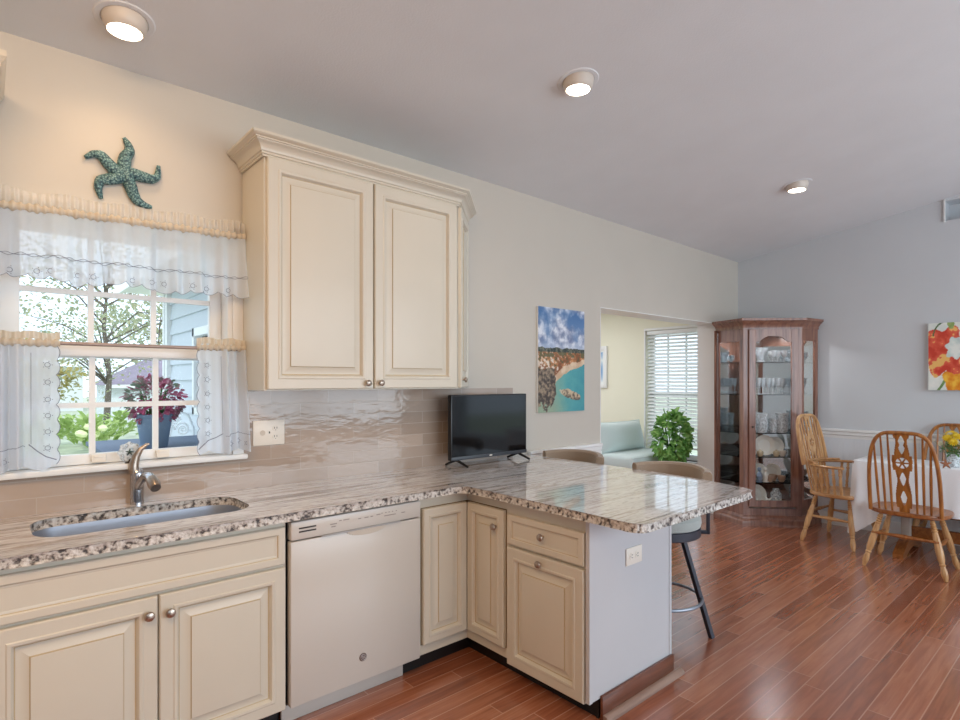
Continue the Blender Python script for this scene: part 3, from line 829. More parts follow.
t = thing('drawer_base_cabinet', 'cream peninsula cabinet with one drawer over one raised panel door and a white end panel', 'cabinet', (PX, -1.37, 0))
b = MB(); b.box(PX, 2.44, -1.352, -0.889, CB, CT); put('carcass', b, M['cream'], t)
b = MB(); b.box(PX - 0.012, 2.455, -1.372, -1.3525, CB - 0.002, CT); put('end_panel', b, M['panelwhite'], t, smooth=0)
b = MB(); b.box(PX - .016, PX + 0.004, -1.375, -1.356, CB - .002, CT); b.box(2.44, 2.458, -1.375, -1.35, 0.0, CT); b.box(2.44, 2.452, -1.352, -0.012, 0.0, CT); put('panel_trim', b, M['panelwhite'], t)
b = MB(); b.box(PX + 0.06, PX + 0.075, -1.365, -0.889, 0, CB); b.box(PX + .06, 1.905, -1.367, -1.352, 0, CB); put('toe_kick', b, M['darktoe'], t)
X = T(PX, -0.899, 0.636, R(-90)); d = door('drawer', 0.448, 0.138, X, t, recessed(0.03)); knob(X, 0.226, 0.078, d)
X = T(PX, -0.899, 0.078, R(-90)); d = door('door', 0.448, 0.545, X, t); knob(X, 0.213, 0.516, d)
b = MB(); b.box(1.905, 2.458, -1.388, -1.3745, 0.0, 0.098, bev=.002); put('base_board', b, M['basewood'], t)
b = MB(); b.sweep([(0, 0.0), (0.028, 0.0), (0.026, 0.012), (0.018, 0.02), (0.006, 0.024), (0, 0.024)], [(1.905, -1.3885), (2.505, -1.3885)])
put('shoe_moulding', b, M['shoewood'], t)

# outlets
def receptacles(X, cx, parent):
    for zz in (-0.021, 0.021):
        b = MB(); b.lathe([(0, 0), (0.0165, 0), (0.0165, 0.0015), (0, 0.0015)], 20, X=X @ Matrix.Translation((cx, -0.006, zz)) @ Matrix.Rotation(R(90), 4, 'X'))
        r = put('receptacle', b, M['plate'], parent)
        for dx, lo, hi in ((-0.006, -.003, .007), (0.006, -.003, .007), (0, -.011, -.007)):
            b = MB(); b.box(cx + dx - 0.0012, cx + dx + 0.0012, -0.0085, -0.0068, zz + lo, zz + hi, X=X); put('socket_slot', b, M['slot'], r)
X = T(1.056, -0.0095, 1.138)
t = thing('switch_outlet', 'double gang outlet and switch plate on the tiles beside the right cafe curtain', 'outlet', (1.056, -0.0095, 1.08))
b = MB(); b.box(-0.078, 0.078, -0.006, 0, -0.061, 0.061, bev=0.003, X=X); p = put('cover_plate', b, M['plate'], t)
receptacles(X, 0.032, t)
b = MB(); b.lathe([(0, 0), (0.013, 0), (0.013, 0.001), (0, 0.001)], 20, X=X @ Matrix.Translation((-0.032, -.006, 0.0)) @ Matrix.Rotation(R(90), 4, 'X')); put('switch_disc', b, plain('tan_disc', rgb(206, 192, 176), .4), t)
b = MB(); b.box(-0.001 + .0, 0.004, -0.0085, -0.006, -0.004, 0.006, X=X); put('indicator', b, M['slot'], t)
X = T(2.146, -1.372, 0.628)
t = thing('panel_outlet', 'horizontal duplex outlet on the white end panel of the peninsula', 'outlet', (2.146, -1.372, 0.588))
b = MB(); b.box(-0.06, 0.06, -0.006, 0, -0.038, 0.038, bev=0.003, X=X); put('cover_plate', b, M['plate'], t)
receptacles(X @ Matrix.Rotation(R(90), 4, 'Y'), 0, t)

# ---------------------------------------------------------------- countertop
def rrect(x0, x1, y0, y1, r, n=8):
    out = []
    for cx, cy, a0 in ((x1 - r, y1 - r, 0), (x0 + r, y1 - r, 90), (x0 + r, y0 + r, 180), (x1 - r, y0 + r, 270)):
        for k in range(n + 1):
            a = R(a0 + 90 * k / n); out.append((cx + r * math.cos(a), cy + r * math.sin(a)))
    return out
def resample(P, step):
    out = []
    for i in range(len(P)):
        a, c = Vector(P[i]), Vector(P[(i + 1) % len(P)]); n = max(1, int((c - a).length / step))
        for k in range(n): q = a.lerp(c, k / n); out.append((q.x, q.y))
    return out
def arc(cx, cy, r, a0, a1, n=6):
    return [(cx + r * math.cos(R(a0 + (a1 - a0) * k / n)), cy + r * math.sin(R(a0 + (a1 - a0) * k / n))) for k in range(n + 1)]
TZ, TB = 0.875, 0.8405
outer = [(-1.9, -0.632), (1.72, -0.632)] + arc(1.72, -0.702, 0.07, 90, 0, 5)[1:] + [(1.785, -1.2)] + arc(1.83, -1.595, 0.055, 180, 270, 6) + [(2.68, -1.64), (2.735, -1.63), (2.765, -1.59), (2.835, -1.33), (2.87, -1.0), (2.88, -0.6), (2.875, -0.0095), (-1.9, -0.0095)]
outer = resample(outer, 0.025)
SHX = (0.115, 0.84, -0.472, -0.112)
hole = resample(rrect(*SHX, 0.11), 0.02)
b = MB(); rs = random.Random(3)
def slab(bm):
    lo, hi = [], []
    def loops(P, jit):
        rows = []
        n = len(P)
        for j, (zz, inset) in enumerate(((TZ, 0.006), (TZ - 0.004, 0.001), (TZ - 0.012, 0.0), (TZ - 0.022, 0.0), (TZ - 0.03, 0.001), (TB, 0.004))):
            row = []
            for i, p in enumerate(P):
                a, c = Vector(P[i - 1]), Vector(P[(i + 1) % n]); d = (c - a).normalized(); nn = Vector((d.y, -d.x))
                k = -inset + (rs.uniform(-1, 1) * jit if j not in (0,) else 0)
                if p[1] > -0.02: k = 0
                row.append(bm.verts.new((p[0] + nn.x * k, p[1] + nn.y * k, zz)))
            rows.append(row)
        return rows
    ro = loops(outer[::-1], 0.0025); ri = loops(hole, 0.0)
    # orientation: nn points outwards for the clockwise/anticlockwise pair above
    for rows in (ro, ri):
        n = len(rows[0])
        for a, c in zip(rows, rows[1:]):
            for i in range(n):
                f = bm.faces.new((a[i], a[(i + 1) % n], c[(i + 1) % n], c[i])); f.material_index = 1
    for k in (0, -1):
        es = []
        for rows in (ro, ri):
            row = rows[k]
            for i in range(len(row)):
                e = bm.edges.get((row[i], row[(i + 1) % len(row)])) or bm.edges.new((row[i], row[(i + 1) % len(row)])); es.append(e)
        bmesh.ops.triangle_fill(bm, edges=es, use_beauty=True, use_dissolve=False)
slab(b.bm)
ct = single('countertop', b, [M['granite'], M['granite_edge']], 'L-shaped streaked grey and brown granite countertop with a rough chiselled edge', 'countertop', smooth=30)
# keep the veining tied to the slab in world space
b = MB(); ins = 0.0
def ring(x0, x1, y0, y1, r, z): return [(p[0], p[1], z) for p in rrect(x0, x1, y0, y1, r, 8)]
x0, x1, y0, y1 = SHX
rows = [ring(x0 - .02, x1 + .02, y0 - .02, y1 + .02, 0.12, TB - 0.0005), ring(x0 + .004, x1 - .004, y0 + .004, y1 - .004, 0.106, TB - 0.0006), ring(x0 + .008, x1 - .008, y0 + .008, y1 - .008, 0.10, TB - 0.02),
        ring(x0 + .016, x1 - .016, y0 + .016, y1 - .016, 0.09, TB - 0.17), ring(x0 + .045, x1 - .045, y0 + .045, y1 - .045, 0.07, TB - 0.2)]
n = len(rows[0]); vv = [p for r in rows for p in r]; ff = []
for j in range(len(rows) - 1):
    for i in range(n): ff.append((j * n + i, j * n + (i + 1) % n, (j + 1) * n + (i + 1) % n, (j + 1) * n + i))
ff.append(tuple((len(rows) - 1) * n + i for i in range(n)))
b._add(vv, ff)
t = thing('sink', 'stainless steel undermount sink with rounded corners set in the granite below the window', 'sink', ((x0 + x1) / 2, (y0 + y1) / 2, TB - 0.2))
put('basin', b, M['steel'], t)
b = MB(); b.lathe([(0, 0.001), (0.03, 0.001), (0.042, 0.003), (0.045, 0.0), (0.045, -0.002)], 24, loc=((x0 + x1) / 2, (y0 + y1) / 2 + 0.04, TB - 0.1985)); put('drain', b, M['chrome'], t)

# faucet
FX, FYY = 0.484, -0.052
t = thing('faucet', 'brushed metal single handle faucet with a curved horn lever behind the sink', 'faucet', (FX, FYY, TZ))
b = MB(); b.lathe([(0.0, 0), (0.026, 0), (0.026, 0.006), (0.026, 0.01), (0.026, 0.03), (0.026, 0.11), (0.026, 0.125), (0.024, 0.14), (0.016, 0.15), (0, 0.152)], 24, loc=(FX, FYY, TZ)); put('body', b, M['chrome'], t)
b = MB(); b.tube([(FX, FYY, TZ + 0.06), (FX + 0.004, FYY - 0.05, TZ + 0.10), (FX + 0.012, FYY - 0.10, TZ + 0.128), (FX + 0.018, FYY - 0.15, TZ + 0.13), (FX + 0.021, FYY - 0.18, TZ + 0.118)], [0.015, 0.016, 0.017, 0.019, 0.019], 16)
put('spout', b, M['chrome'], t)
b = MB(); b.tube([(FX + 0.02, FYY - 0.17, TZ + 0.123), (FX + 0.023, FYY - 0.2, TZ + 0.108), (FX + 0.025, FYY - 0.222, TZ + 0.095)], [0.0205, 0.024, 0.019], 18); put('spray_head', b, M['nickel'], t)
b = MB(); b.tube([(FX - 0.012, FYY - 0.0, TZ + 0.13), (FX - 0.012, FYY, TZ + 0.165), (FX - 0.004, FYY, TZ + 0.2), (FX + 0.012, FYY - .004, TZ + 0.23), (FX + 0.034, FYY - .008, TZ + 0.248), (FX + 0.045, FYY - .01, TZ + 0.25)], [0.02, 0.019, 0.016, 0.0115, 0.0065, 0.003], 14)
put('lever_handle', b, M['nickel'], t)

# ---------------------------------------------------------------- wall cabinets
def crown_prof(h, o): return [(0, 0), (.13 * o, 0), (.13 * o, .10 * h), (.2 * o, .12 * h), (.2 * o, .22 * h), (.28 * o, .25 * h), (.30 * o, .34 * h), (.38 * o, .47 * h), (.52 * o, .58 * h), (.68 * o, .64 * h), (.70 * o, .68 * h), (.78 * o, .70 * h), (.78 * o, .76 * h), (.90 * o, .80 * h), (.96 * o, .86 * h), (o, .88 * h), (o, h), (0, h)]
UX0, UX1, UY, UZ0, UZ1 = 0.93, 2.03, -0.285, 1.349, 2.40
t = thing('wall_cabinet', 'tall cream two door wall cabinet with an angled end, right of the window', 'cabinet', (UX0, UY, UZ0))
b = MB(); b.prism([(UX0, UY), (UX1, UY), (2.318, -0.012), (2.318, -0.0095), (UX0, -0.0095)], UZ0, UZ1); put('carcass', b, M['cream'], t, smooth=0)
X = T(UX0 + 0.01, UY, UZ0 + 0.006); d = door('door', 0.531, 1.03, X, t, raised(0.066)); knob(X, 0.494, 0.028, d)
X = T(UX0 + 0.551, UY, UZ0 + 0.006); d = door('door', 0.531, 1.03, X, t, raised(0.066)); knob(X, 0.028, 0.028, d)
X = T(UX1 + 0.006, UY + 0.004, UZ0 + 0.006, math.atan2(-0.012 - UY, 2.318 - UX1)); d = door('door', 0.372, 1.03, X, t, raised(0.06)); knob(X, 0.05, 0.045, d)
b = MB(); pr = [(o, UZ1 - 0.015 + z) for o, z in crown_prof(0.088, 0.07)]
b.sweep(pr, [(UX0 - 0.001, -0.010), (UX0 - 0.001, UY - 0.004), (UX1, UY - 0.004), (2.322, -0.010)])
put('crown_moulding', b, M['cream'], t)
t = thing('wall_cabinet', 'cream wall cabinet left of the window, its crown just entering the frame', 'cabinet', (-0.75, -0.3, UZ0))
b = MB(); b.box(-0.75, -0.012, UY - .02, -0.0095, UZ0, UZ1); put('carcass', b, M['cream'], t, smooth=0)
for x in (-0.745, -0.38):
    X = T(x, UY - .02, UZ0 + 0.006); d = door('door', 0.362, 0.95, X, t, raised(0.06)); knob(X, 0.33 if x < -.5 else 0.03, 0.028, d)
b = MB(); pr = [(o, 2.315 + z) for o, z in crown_prof(0.165, 0.065)]
b.sweep(pr, [(-0.75, UY - 0.024), (-0.010, UY - 0.024), (-0.010, -0.010)]); put('crown_moulding', b, M['cream'], t)

# ---------------------------------------------------------------- starfish over the window
b = MB(); cx, cz = 0.447, 2.268
arms = [[(-0.005, 0.03), (0.0, 0.07), (0.018, 0.10), (0.012, 0.128), (-0.004, 0.152)],
        [(-0.03, 0.0), (-0.06, 0.028), (-0.085, 0.058), (-0.112, 0.056), (-0.14, 0.034)],
        [(-0.02, -0.02), (-0.058, -0.036), (-0.088, -0.046), (-0.096, -0.08), (-0.084, -0.122)],
        [(0.012, -0.026), (0.026, -0.07), (0.042, -0.104), (0.072, -0.118), (0.1, -0.12)],
        [(0.03, 0.006), (0.066, 0.002), (0.1, 0.0), (0.122, 0.016), (0.126, 0.066)]]
for A in arms:
    P = [Vector((0, 0))] + [Vector(p) for p in A]; Q = []
    for i in range(len(P) - 1):
        for k in range(4): Q.append(P[i].lerp(P[i + 1], k / 4))
    Q.append(P[-1]); n = len(Q)
    Q = [Q[0]] + [(Q[i - 1] + Q[i] * 2 + Q[i + 1]) / 4 for i in range(1, n - 1)] + [Q[-1]]
    b.tube([(cx + q.x, -0.016 + 0.006 * (i / n), cz + q.y) for i, q in enumerate(Q)], [0.027 * (1 - (i / n) ** 2 * 0.8) if i > 2 else 0.026 for i in range(n)], 10)
b.lathe([(0, -0.014), (0.026, -0.014), (0.03, 0.0), (0.024, 0.014), (0.01, 0.021), (0, 0.022)], 16, X=Matrix.Translation((cx, -0.015, cz)) @ Matrix.Rotation(R(90), 4, 'X'))
single('starfish', b, M['starfish'], 'teal verdigris starfish ornament with curled arms on the wall above the window', 'wall ornament', smooth=60)

# ---------------------------------------------------------------- curtains
def fold(x, seed, amp):
    return amp * (math.sin(x * 62 + seed) * 0.5 + math.sin(x * 27 + seed * 2.1) * 0.6 + math.sin(x * 131 + seed * .7) * 0.25)
def eyelets(b, pts, r=0.009):
    for (x, y, z) in pts:
        b.tube([(x + r * math.cos(a), y, z + r * math.sin(a)) for a in [2 * PI * k / 14 for k in range(14)]], 0.0012, 5, closed=True)
        for k in range(5):
            a = 2 * PI * k / 5; b.lathe([(0, 0), (0.0018, 0), (0, 0.001)], 6, X=Matrix.Translation((x + 1.7 * r * math.cos(a), y, z + 1.7 * r * math.sin(a))) @ Matrix.Rotation(R(90), 4, 'X'))
VX0, VX1 = -0.16, 0.922
def vz(x): return 2.048 + 0.026 * (x - 0.04)
def vfold(x, t): return fold(x, 1.0, 0.022 + 0.022 * t)
t = thing('valance', 'sheer white gathered valance with scalloped embroidered hem across the top of the window', 'curtain', ((VX0 + VX1) / 2, -0.06, 1.78))
b = MB()
def scal(x, period=0.062, h=0.016): return h * abs(math.sin(PI * x / period)) ** 0.7
def vf(u, v):
    x = VX0 + (VX1 - VX0) * u
    ztop = vz(x) - 0.012; zbot = 1.782 + 0.02 * abs(math.sin(x * 9.2 + .6)) - scal(x) + 0.0
    return (x, -0.062 - vfold(x, v) * (0.35 + .65 * v) - 0.006 * v, ztop + (zbot - ztop) * v)
b.grid(vf, 420, 22); cl = put('valance_cloth', b, M['sheer'], t, smooth=80, normals=False)
b = MB()
def hf(u, v):
    x = VX0 + (VX1 - VX0) * u
    return (x, -0.056 - 0.010 * math.sin(x * 240) * (1 - .5 * v) - 0.006 * math.sin(x * 37), vz(x) + 0.008 + 0.058 * v + 0.006 * v * math.sin(x * 31) )
b.grid(hf, 500, 5); put('ruffle_heading', b, M['heading'], t, smooth=80, normals=False)
b = MB()
def pf(u, v):
    x = VX0 + (VX1 - VX0) * u; a = 2 * PI * v
    rr = 0.0155 + 0.0035 * math.sin(x * 260) + 0.002 * math.sin(x * 97)
    return (x, -0.058 + rr * math.cos(a), vz(x) + rr * math.sin(a))
b.grid(pf, 520, 8); put('rod_pocket', b, M['sheerdense'], t, smooth=80, normals=False)
b = MB(); b.tube([(VX0 - .02, -0.058, vz(VX0) - .0), (VX1 + 0.003, -0.058, vz(VX1))], 0.007, 8); b.tube([(VX1 + .002, -0.058, vz(VX1)), (VX1 + 0.002, -0.012, vz(VX1))], 0.008, 8)
put('curtain_rod', b, M['cup'], t)
b = MB()
def on_v(x, z):
    v = (vz(x) - .012 - z) / (vz(x) - .012 - 1.79); return (x, -0.068 - vfold(x, v) * (0.35 + .65 * v) - 0.006 * v, z)
for dz in (0, 0.006):
    b.tube([on_v(VX0 + (VX1 - VX0) * k / 220, 1.868 + dz + 0.0025 * math.sin(k * .8 + dz * 500)) for k in range(221)], 0.0011, 5)
eyelets(b, [on_v(x, 1.812) for x in (-0.1, -.03, 0.07, 0.15, 0.19, 0.28, 0.33, 0.465, 0.535, 0.585, 0.69, 0.76, 0.85)])
b.tube([(lambda p: (p[0], p[1] - .001, p[2]))(vf(k / 420, 1.0)) for k in range(421)], 0.001, 4)
put('embroidery', b, M['stitch'], cl)

def cafe(name, label, x0, x1, inner, seed, topz, botz, fs):
    """inner = x of the scalloped embroidered edge"""
    t = thing('cafe_curtain', label, 'curtain', ((x0 + x1) / 2, -0.05, botz))
    sgn = 1 if inner == x1 else -1
    def fx(u, v):
        x = x0 + (x1 - x0) * u
        e = (u if sgn > 0 else 1 - u)                       # 0 at the outer end, 1 at the scalloped edge
        flat = max(0.0, min(1.0, (e - fs + .06) / 0.08))
        amp = (0.024 + 0.014 * v) * (1 - 0.88 * flat)
        y = -0.052 - (math.sin(x * 150 + seed) * .6 + math.sin(x * 74 + seed) * .5) * amp - 0.008 * v
        z = topz + (botz + 0.03 * (e > .55) * 0 + 0.02 * (1 - abs(math.sin(x * 26 + seed))) - topz) * v
        xs_ = x + (sgn * 0.010 * (abs(math.sin(PI * v * 8)) ** 0.7 - 1) if e > 0.985 else 0)
        if e > 0.8: xs_ = x + sgn * 0.012 * (abs(math.sin(PI * v * 8)) ** 0.7 - 1) * (e - 0.8) / 0.2
        drift = (1 - e) * 0.0
        return (xs_ + (0.018 * v * u if sgn < 0 else 0), y, z)
    b = MB(); b.grid(fx, 150, 60); c = put('curtain_cloth', b, M['sheer'], t, smooth=80, normals=False)
    b = MB()
    def hf(u, v):
        x = x0 + (x1 - x0) * u
        return (x, -0.052 - 0.009 * math.sin(x * 230 + seed) * (1 - .3 * v), topz + 0.02 + 0.03 * v + 0.004 * math.sin(x * 60))
    b.grid(hf, 120, 4); put('ruffle_heading', b, M['sheerdense'], t, smooth=80, normals=False)
    b = MB()
    def pf(u, v):
        x = x0 + (x1 - x0) * u; a = 2 * PI * v; rr = 0.014 + 0.003 * math.sin(x * 250 + seed)
        return (x, -0.05 + rr * math.cos(a), topz + 0.008 + rr * math.sin(a))
    b.grid(pf, 160, 8); put('rod_pocket', b, M['sheerdense'], t, smooth=80, normals=False)
    b = MB()
    def on(u, v): p = fx(u, v); return (p[0], p[1] - 0.002, p[2])
    ue = lambda e: e if sgn > 0 else 1 - e
    eyelets(b, [on(ue(fs + (1 - fs) * .62), v) for v in (0.16, 0.30, 0.44, 0.57, 0.70, 0.83)], 0.0085)
    b.tube([on(ue(fs + .03), v / 60) for v in range(4, 49)], 0.001, 5)
    b.tube([on(ue(fs + (.97 - fs) * q), 0.8 + .15 * q) for q in (0.05, .35, .65, 1)], 0.002, 5)
    b.tube([on(ue(q * fs / 40), 0.83 + .003 * (q % 2)) for q in range(1, 40)], 0.0012, 5)
    eyelets(b, [on(ue(e), 0.92) for e in (0.15 * fs, 0.45 * fs, .75 * fs)], 0.008)
    b.tube([on(ue(1.0), v / 60) for v in range(61)], 0.0011, 4)
    put('embroidery', b, M['stitch'], c)
cafe('cafe_curtain', 'left sheer cafe curtain with scalloped eyelet edge hanging on the brown rod', -0.15, 0.222, 0.222, 0.4, 1.532, 1.052, .73)
cafe('cafe_curtain', 'right sheer cafe curtain with scalloped eyelet edge hanging beside the wall cabinet', 0.716, 0.926, 0.716, 2.2, 1.538, 1.058, .48)
b = MB(); b.tube([(-0.17, -0.05, 1.541), (0.93, -0.05, 1.541)], 0.0075, 10)
b.tube([(0.926, -0.05, 1.541), (0.926, -0.0165, 1.541)], 0.006, 8)
single('curtain_rod', b, plain('brown_rod', rgb(160, 140, 130), 0.4, 0.3), 'thin brown cafe rod across the middle of the window', 'curtain rod')
# glass snowflake on the stool
t = thing('sun_catcher', 'small round clear glass ornament with a dark star standing on the window sill', 'ornament', (0.462, -0.018, 1.046))
b = MB(); Xs = Matrix.Translation((0.462, -0.02, 1.092)) @ Matrix.Rotation(R(90), 4, 'X')
b.lathe([(0, 0), (0.02, 0.002), (0.034, 0.004), (0.04, 0.002), (0.038, -0.003), (0.02, -.004), (0, -.004)], 24, X=Xs)
for k in range(8):
    a = 2 * PI * k / 8; b.lathe([(0, -.003), (0.009, -.002), (0.009, .003), (0, .004)], 12, X=Xs @ Matrix.Translation((0.036 * math.cos(a), 0.036 * math.sin(a), 0)))
put('glass_disc', b, M['crystal'], t)
b = MB()
for k in range(5):
    a = 2 * PI * k / 5 + .3; b.tube([(0, 0, 0.005), (0.007 * math.cos(a), 0.007 * math.sin(a), 0.005), (0.017 * math.cos(a), 0.017 * math.sin(a), 0.004)], [0.004, 0.003, 0.0008], 6, X=Xs)
put('star', b, plain('dark_green_star', rgb(40, 70, 66), .5), t)
b = MB(); b.lathe([(0, 0), (0.018, 0), (0.018, 0.004), (0.006, 0.008), (0.005, 0.016), (0, 0.016)], 16, loc=(0.462, -0.02, 1.0462)); put('foot', b, M['bronze'], t)

# ---------------------------------------------------------------- television
TX0, TX1, TY = 2.085, 2.725, -0.14
t = thing('television', 'small black flat screen television standing on the granite against the wall', 'television', ((TX0 + TX1) / 2, TY, TZ))
b = MB(); b.box(TX0, TX1, TY - 0.018, TY + 0.016, 0.915, 1.308, bev=0.004); b.box(TX0 + 0.1, TX1 - 0.1, TY + 0.016, TY + 0.05, 0.95, 1.2, bev=0.012); put('housing', b, M['black'], t)
b = MB(); b.box(TX0 + 0.008, TX1 - 0.008, TY - 0.0195, TY - 0.0178, 0.938, 1.301); put('screen', b, M['screen'], t)
b = MB(); b.box(TX0, TX1, TY - 0.021, TY - 0.018, 0.915, 0.936, bev=.001); lo = put('lower_bezel', b, plain('grey_bezel', rgb(52, 56, 62), .4), t)
b = MB(); b.box(2.39, 2.412, TY - 0.0222, TY - 0.021, 0.922, 0.929); put('badge', b, M['plate'], lo)
for fx in (TX0 + 0.04, TX1 - 0.075):
    b = MB(); b.tube([(fx - 0.0, TY + 0.085, TZ + 0.006), (fx + .012, TY + 0.0, TZ + 0.042), (fx + 0.03, TY - 0.09, TZ + 0.007)], [0.007, 0.010, 0.007], 8); put('foot', b, M['black'], t)

# ---------------------------------------------------------------- pictures
def painted(name, w, h, nu, nv, fn, X, parent=None):
    """flat printed sheet, x 0..w, z 0..h, front at y=0"""
    b = MB(); b.grid(lambda u, v: (u * w, 0, v * h), nu, nv, X=X)
    o = put(name, b, M['print'], parent, smooth=0, normals=False)
    me = o.data; at = me.color_attributes.new('print', 'BYTE_COLOR', 'POINT'); k = 0
    for j in range(nv + 1):
        for i in range(nu + 1):
            c = fn(i / nu, j / nv); at.data[k].color_srgb = (c[0] / 255, c[1] / 255, c[2] / 255, 1); k += 1
    return o
from mathutils import noise as MN
def fbm(x, y, s=1.0, o=4): return MN.fractal(Vector((x * s, y * s, 3.3)), 0.9, 2.0, o)
def mixc(a, c, t): t = max(0, min(1, t)); return tuple(p + (q - p) * t for p, q in zip(a, c))
def beach(u, v):
    y = v * 1.46; n = fbm(u * 9, y * 9); n2 = fbm(u * 3.2 + 4, y * 3.2); nf = fbm(u * 22, y * 22)
    if v > 0.615 + 0.012 * n:
        blue = mixc((74, 116, 168), (134, 162, 198), (0.95 - v) * 3)
        blot = 0.95 + n2 * 1.0 + 0.3 * n - max(0, 1 - math.hypot((u - .72) / .34, (v - .9) / .12)) * 1.3
        shade = mixc((116, 130, 164), (226, 230, 240), 0.55 + n * .9 + (v - .8) * .8 * math.sin(u * 5))
        c = mixc(blue, shade, blot)
        return mixc(c, (196, 206, 222), (0.68 - v) * 9)
    if v > 0.575: return mixc((50, 62, 58), (120, 122, 104), nf * 1.2 + .3 + (u < .2) * .2)
    # sea boundary rises to the right
    sea = 0.27 + 0.19 * min(1, max(0, (u - .36) / .64)) ** .55 + .012 * n
    left = 0.35 + .05 * n - max(0, .12 - v) * 1.2
    if u < left and v < 0.42 + .02 * n and v > .04 + .1 * n:
        return mixc((66, 58, 54), (158, 140, 118), .45 + nf * 1.1 + .5 * math.sin(y * 22 + u * 9) * .35)
    if v < sea:
        d = ((u - 0.68) / 0.23) ** 2 + ((v - 0.165 + (u - .68) * .17) / 0.043) ** 2
        if d < 1 + n * 0.5: return mixc((96, 84, 74), (206, 186, 156), 0.55 + nf * 1.2 + (v - .16) * 7)
        return mixc(mixc((150, 170, 146), (96, 172, 172), (u - .3) * 2.4 + v), (64, 148, 162), (u - .45) * 1.5 + n * .3)
    if v < sea + .075 - .05 * abs(u - .5) and u > .3: return mixc((204, 170, 138), (228, 204, 176), .5 + n)
    c = mixc((140, 86, 52), (206, 146, 98), .5 + n * 1.3)
    lt = nf + .35 * n + (0.42 - u) * .9 + (0.46 - v) * 1.2
    if lt > .25: c = mixc(c, (226, 214, 200), (lt - .2) * 3)
    if nf < -.32 or (v > .53 and n > .1): c = mixc(c, (84, 88, 58), .8)
    return c
t = thing('beach_picture', 'tall canvas print of a beach cove, cliffs and sky on the wall above the television', 'picture', (3.2, -0.02, 1.162))
b = MB(); b.box(2.987, 3.512, -0.02, -0.001, 1.162, 1.93, bev=0.002); put('stretcher', b, M['white'], t)
painted('canvas_print', 0.525, 0.768, 130, 190, beach, T(2.987, -0.0212, 1.162), t)
# flower canvas on the dining wall
def poppies(u, v):
    u = u * 1.35
    n = fbm(u * 5, v * 6); bgc = mixc((222, 228, 222), (240, 240, 232), .5 + n)
    def blob(cx, cy, r, wob=0.18, k=5, ph=0.):
        a = math.atan2(v - cy, u - cx); d = math.hypot(u - cx, v - cy)
        return d / (r * (1 + wob * math.sin(k * a + ph) + .12 * n))
    st = abs(math.hypot(u - 0.3, v - 0.8) - 0.22)
    if st < 0.012 and v > 0.8 and u < 0.36: return (84, 110, 70)
    if blob(0.36, 0.965, 0.055, 0.1, 3) < 1: return mixc((112, 150, 70), (160, 180, 110), .5 + n)
    d = blob(0.44, 0.62, 0.16, .12, 7)
    if d < 1: return mixc((236, 240, 232), (196, 214, 210), d * .7 + n)
    d = blob(0.26, 0.58, 0.36, 0.12, 6, 1.0)
    if d < 1:
        c = mixc((206, 62, 44), (236, 112, 84), .5 + n * 1.4)
        if n > .3: c = (244, 190, 110)
        return c
    d = blob(0.44, 0.17, 0.2, .14, 5)
    if d < 1: return mixc((226, 130, 24), (248, 196, 70), .5 + n * 1.5)
    d = blob(0.85, 0.3, 0.26, .14, 6)
    if d < 1: return mixc((200, 60, 60), (240, 150, 110), .5 + n)
    d = blob(0.8, 0.78, 0.2, .14, 6)
    if d < 1: return mixc((236, 180, 50), (250, 220, 120), .5 + n)
    if abs(u - 0.16 - 0.12 * math.sin(v * 7)) < 0.025 and v < 0.28: return mixc((92, 130, 70), (140, 170, 110), .5 + n)
    return bgc
t = thing('flower_painting', 'unframed canvas painting of red and orange poppies on the grey dining wall', 'picture', (XR - 0.03, -1.95, 1.312))
b = MB(); b.box(XR - 0.04, XR - 0.001, -2.24, -1.668, 1.312, 1.888, bev=.003); put('stretcher', b, M['white'], t)
painted('canvas_print', 0.572, 0.576, 110, 110, poppies, T(XR - 0.0412, -1.668, 1.312, R(-90)), t)
# framed picture in the sunroom
t = thing('framed_picture', 'white framed blue seascape on the yellow sunroom wall', 'picture', (XR - 0.02, 1.92, 1.296))
b = MB()
for a in ((1.716, 1.76, 1.296, 1.851), (2.13, 2.174, 1.296, 1.851), (1.76, 2.13, 1.296, 1.345), (1.76, 2.13, 1.80, 1.851)):
    b.box(XR - 0.03, XR - 0.001, a[0], a[1], a[2], a[3], bev=.004)
put('frame', b, M['white'], t)
painted('print', 0.37, 0.455, 20, 40, lambda u, v: mixc((232, 238, 240), (130, 170, 214), abs(math.sin(v * 5 + 0.4 * math.sin(u * 6)))) if 0.06 < v < .94 and 0.08 < u < .92 else (240, 242, 240), T(XR - 0.012, 2.13, 1.345, R(-90)), t)

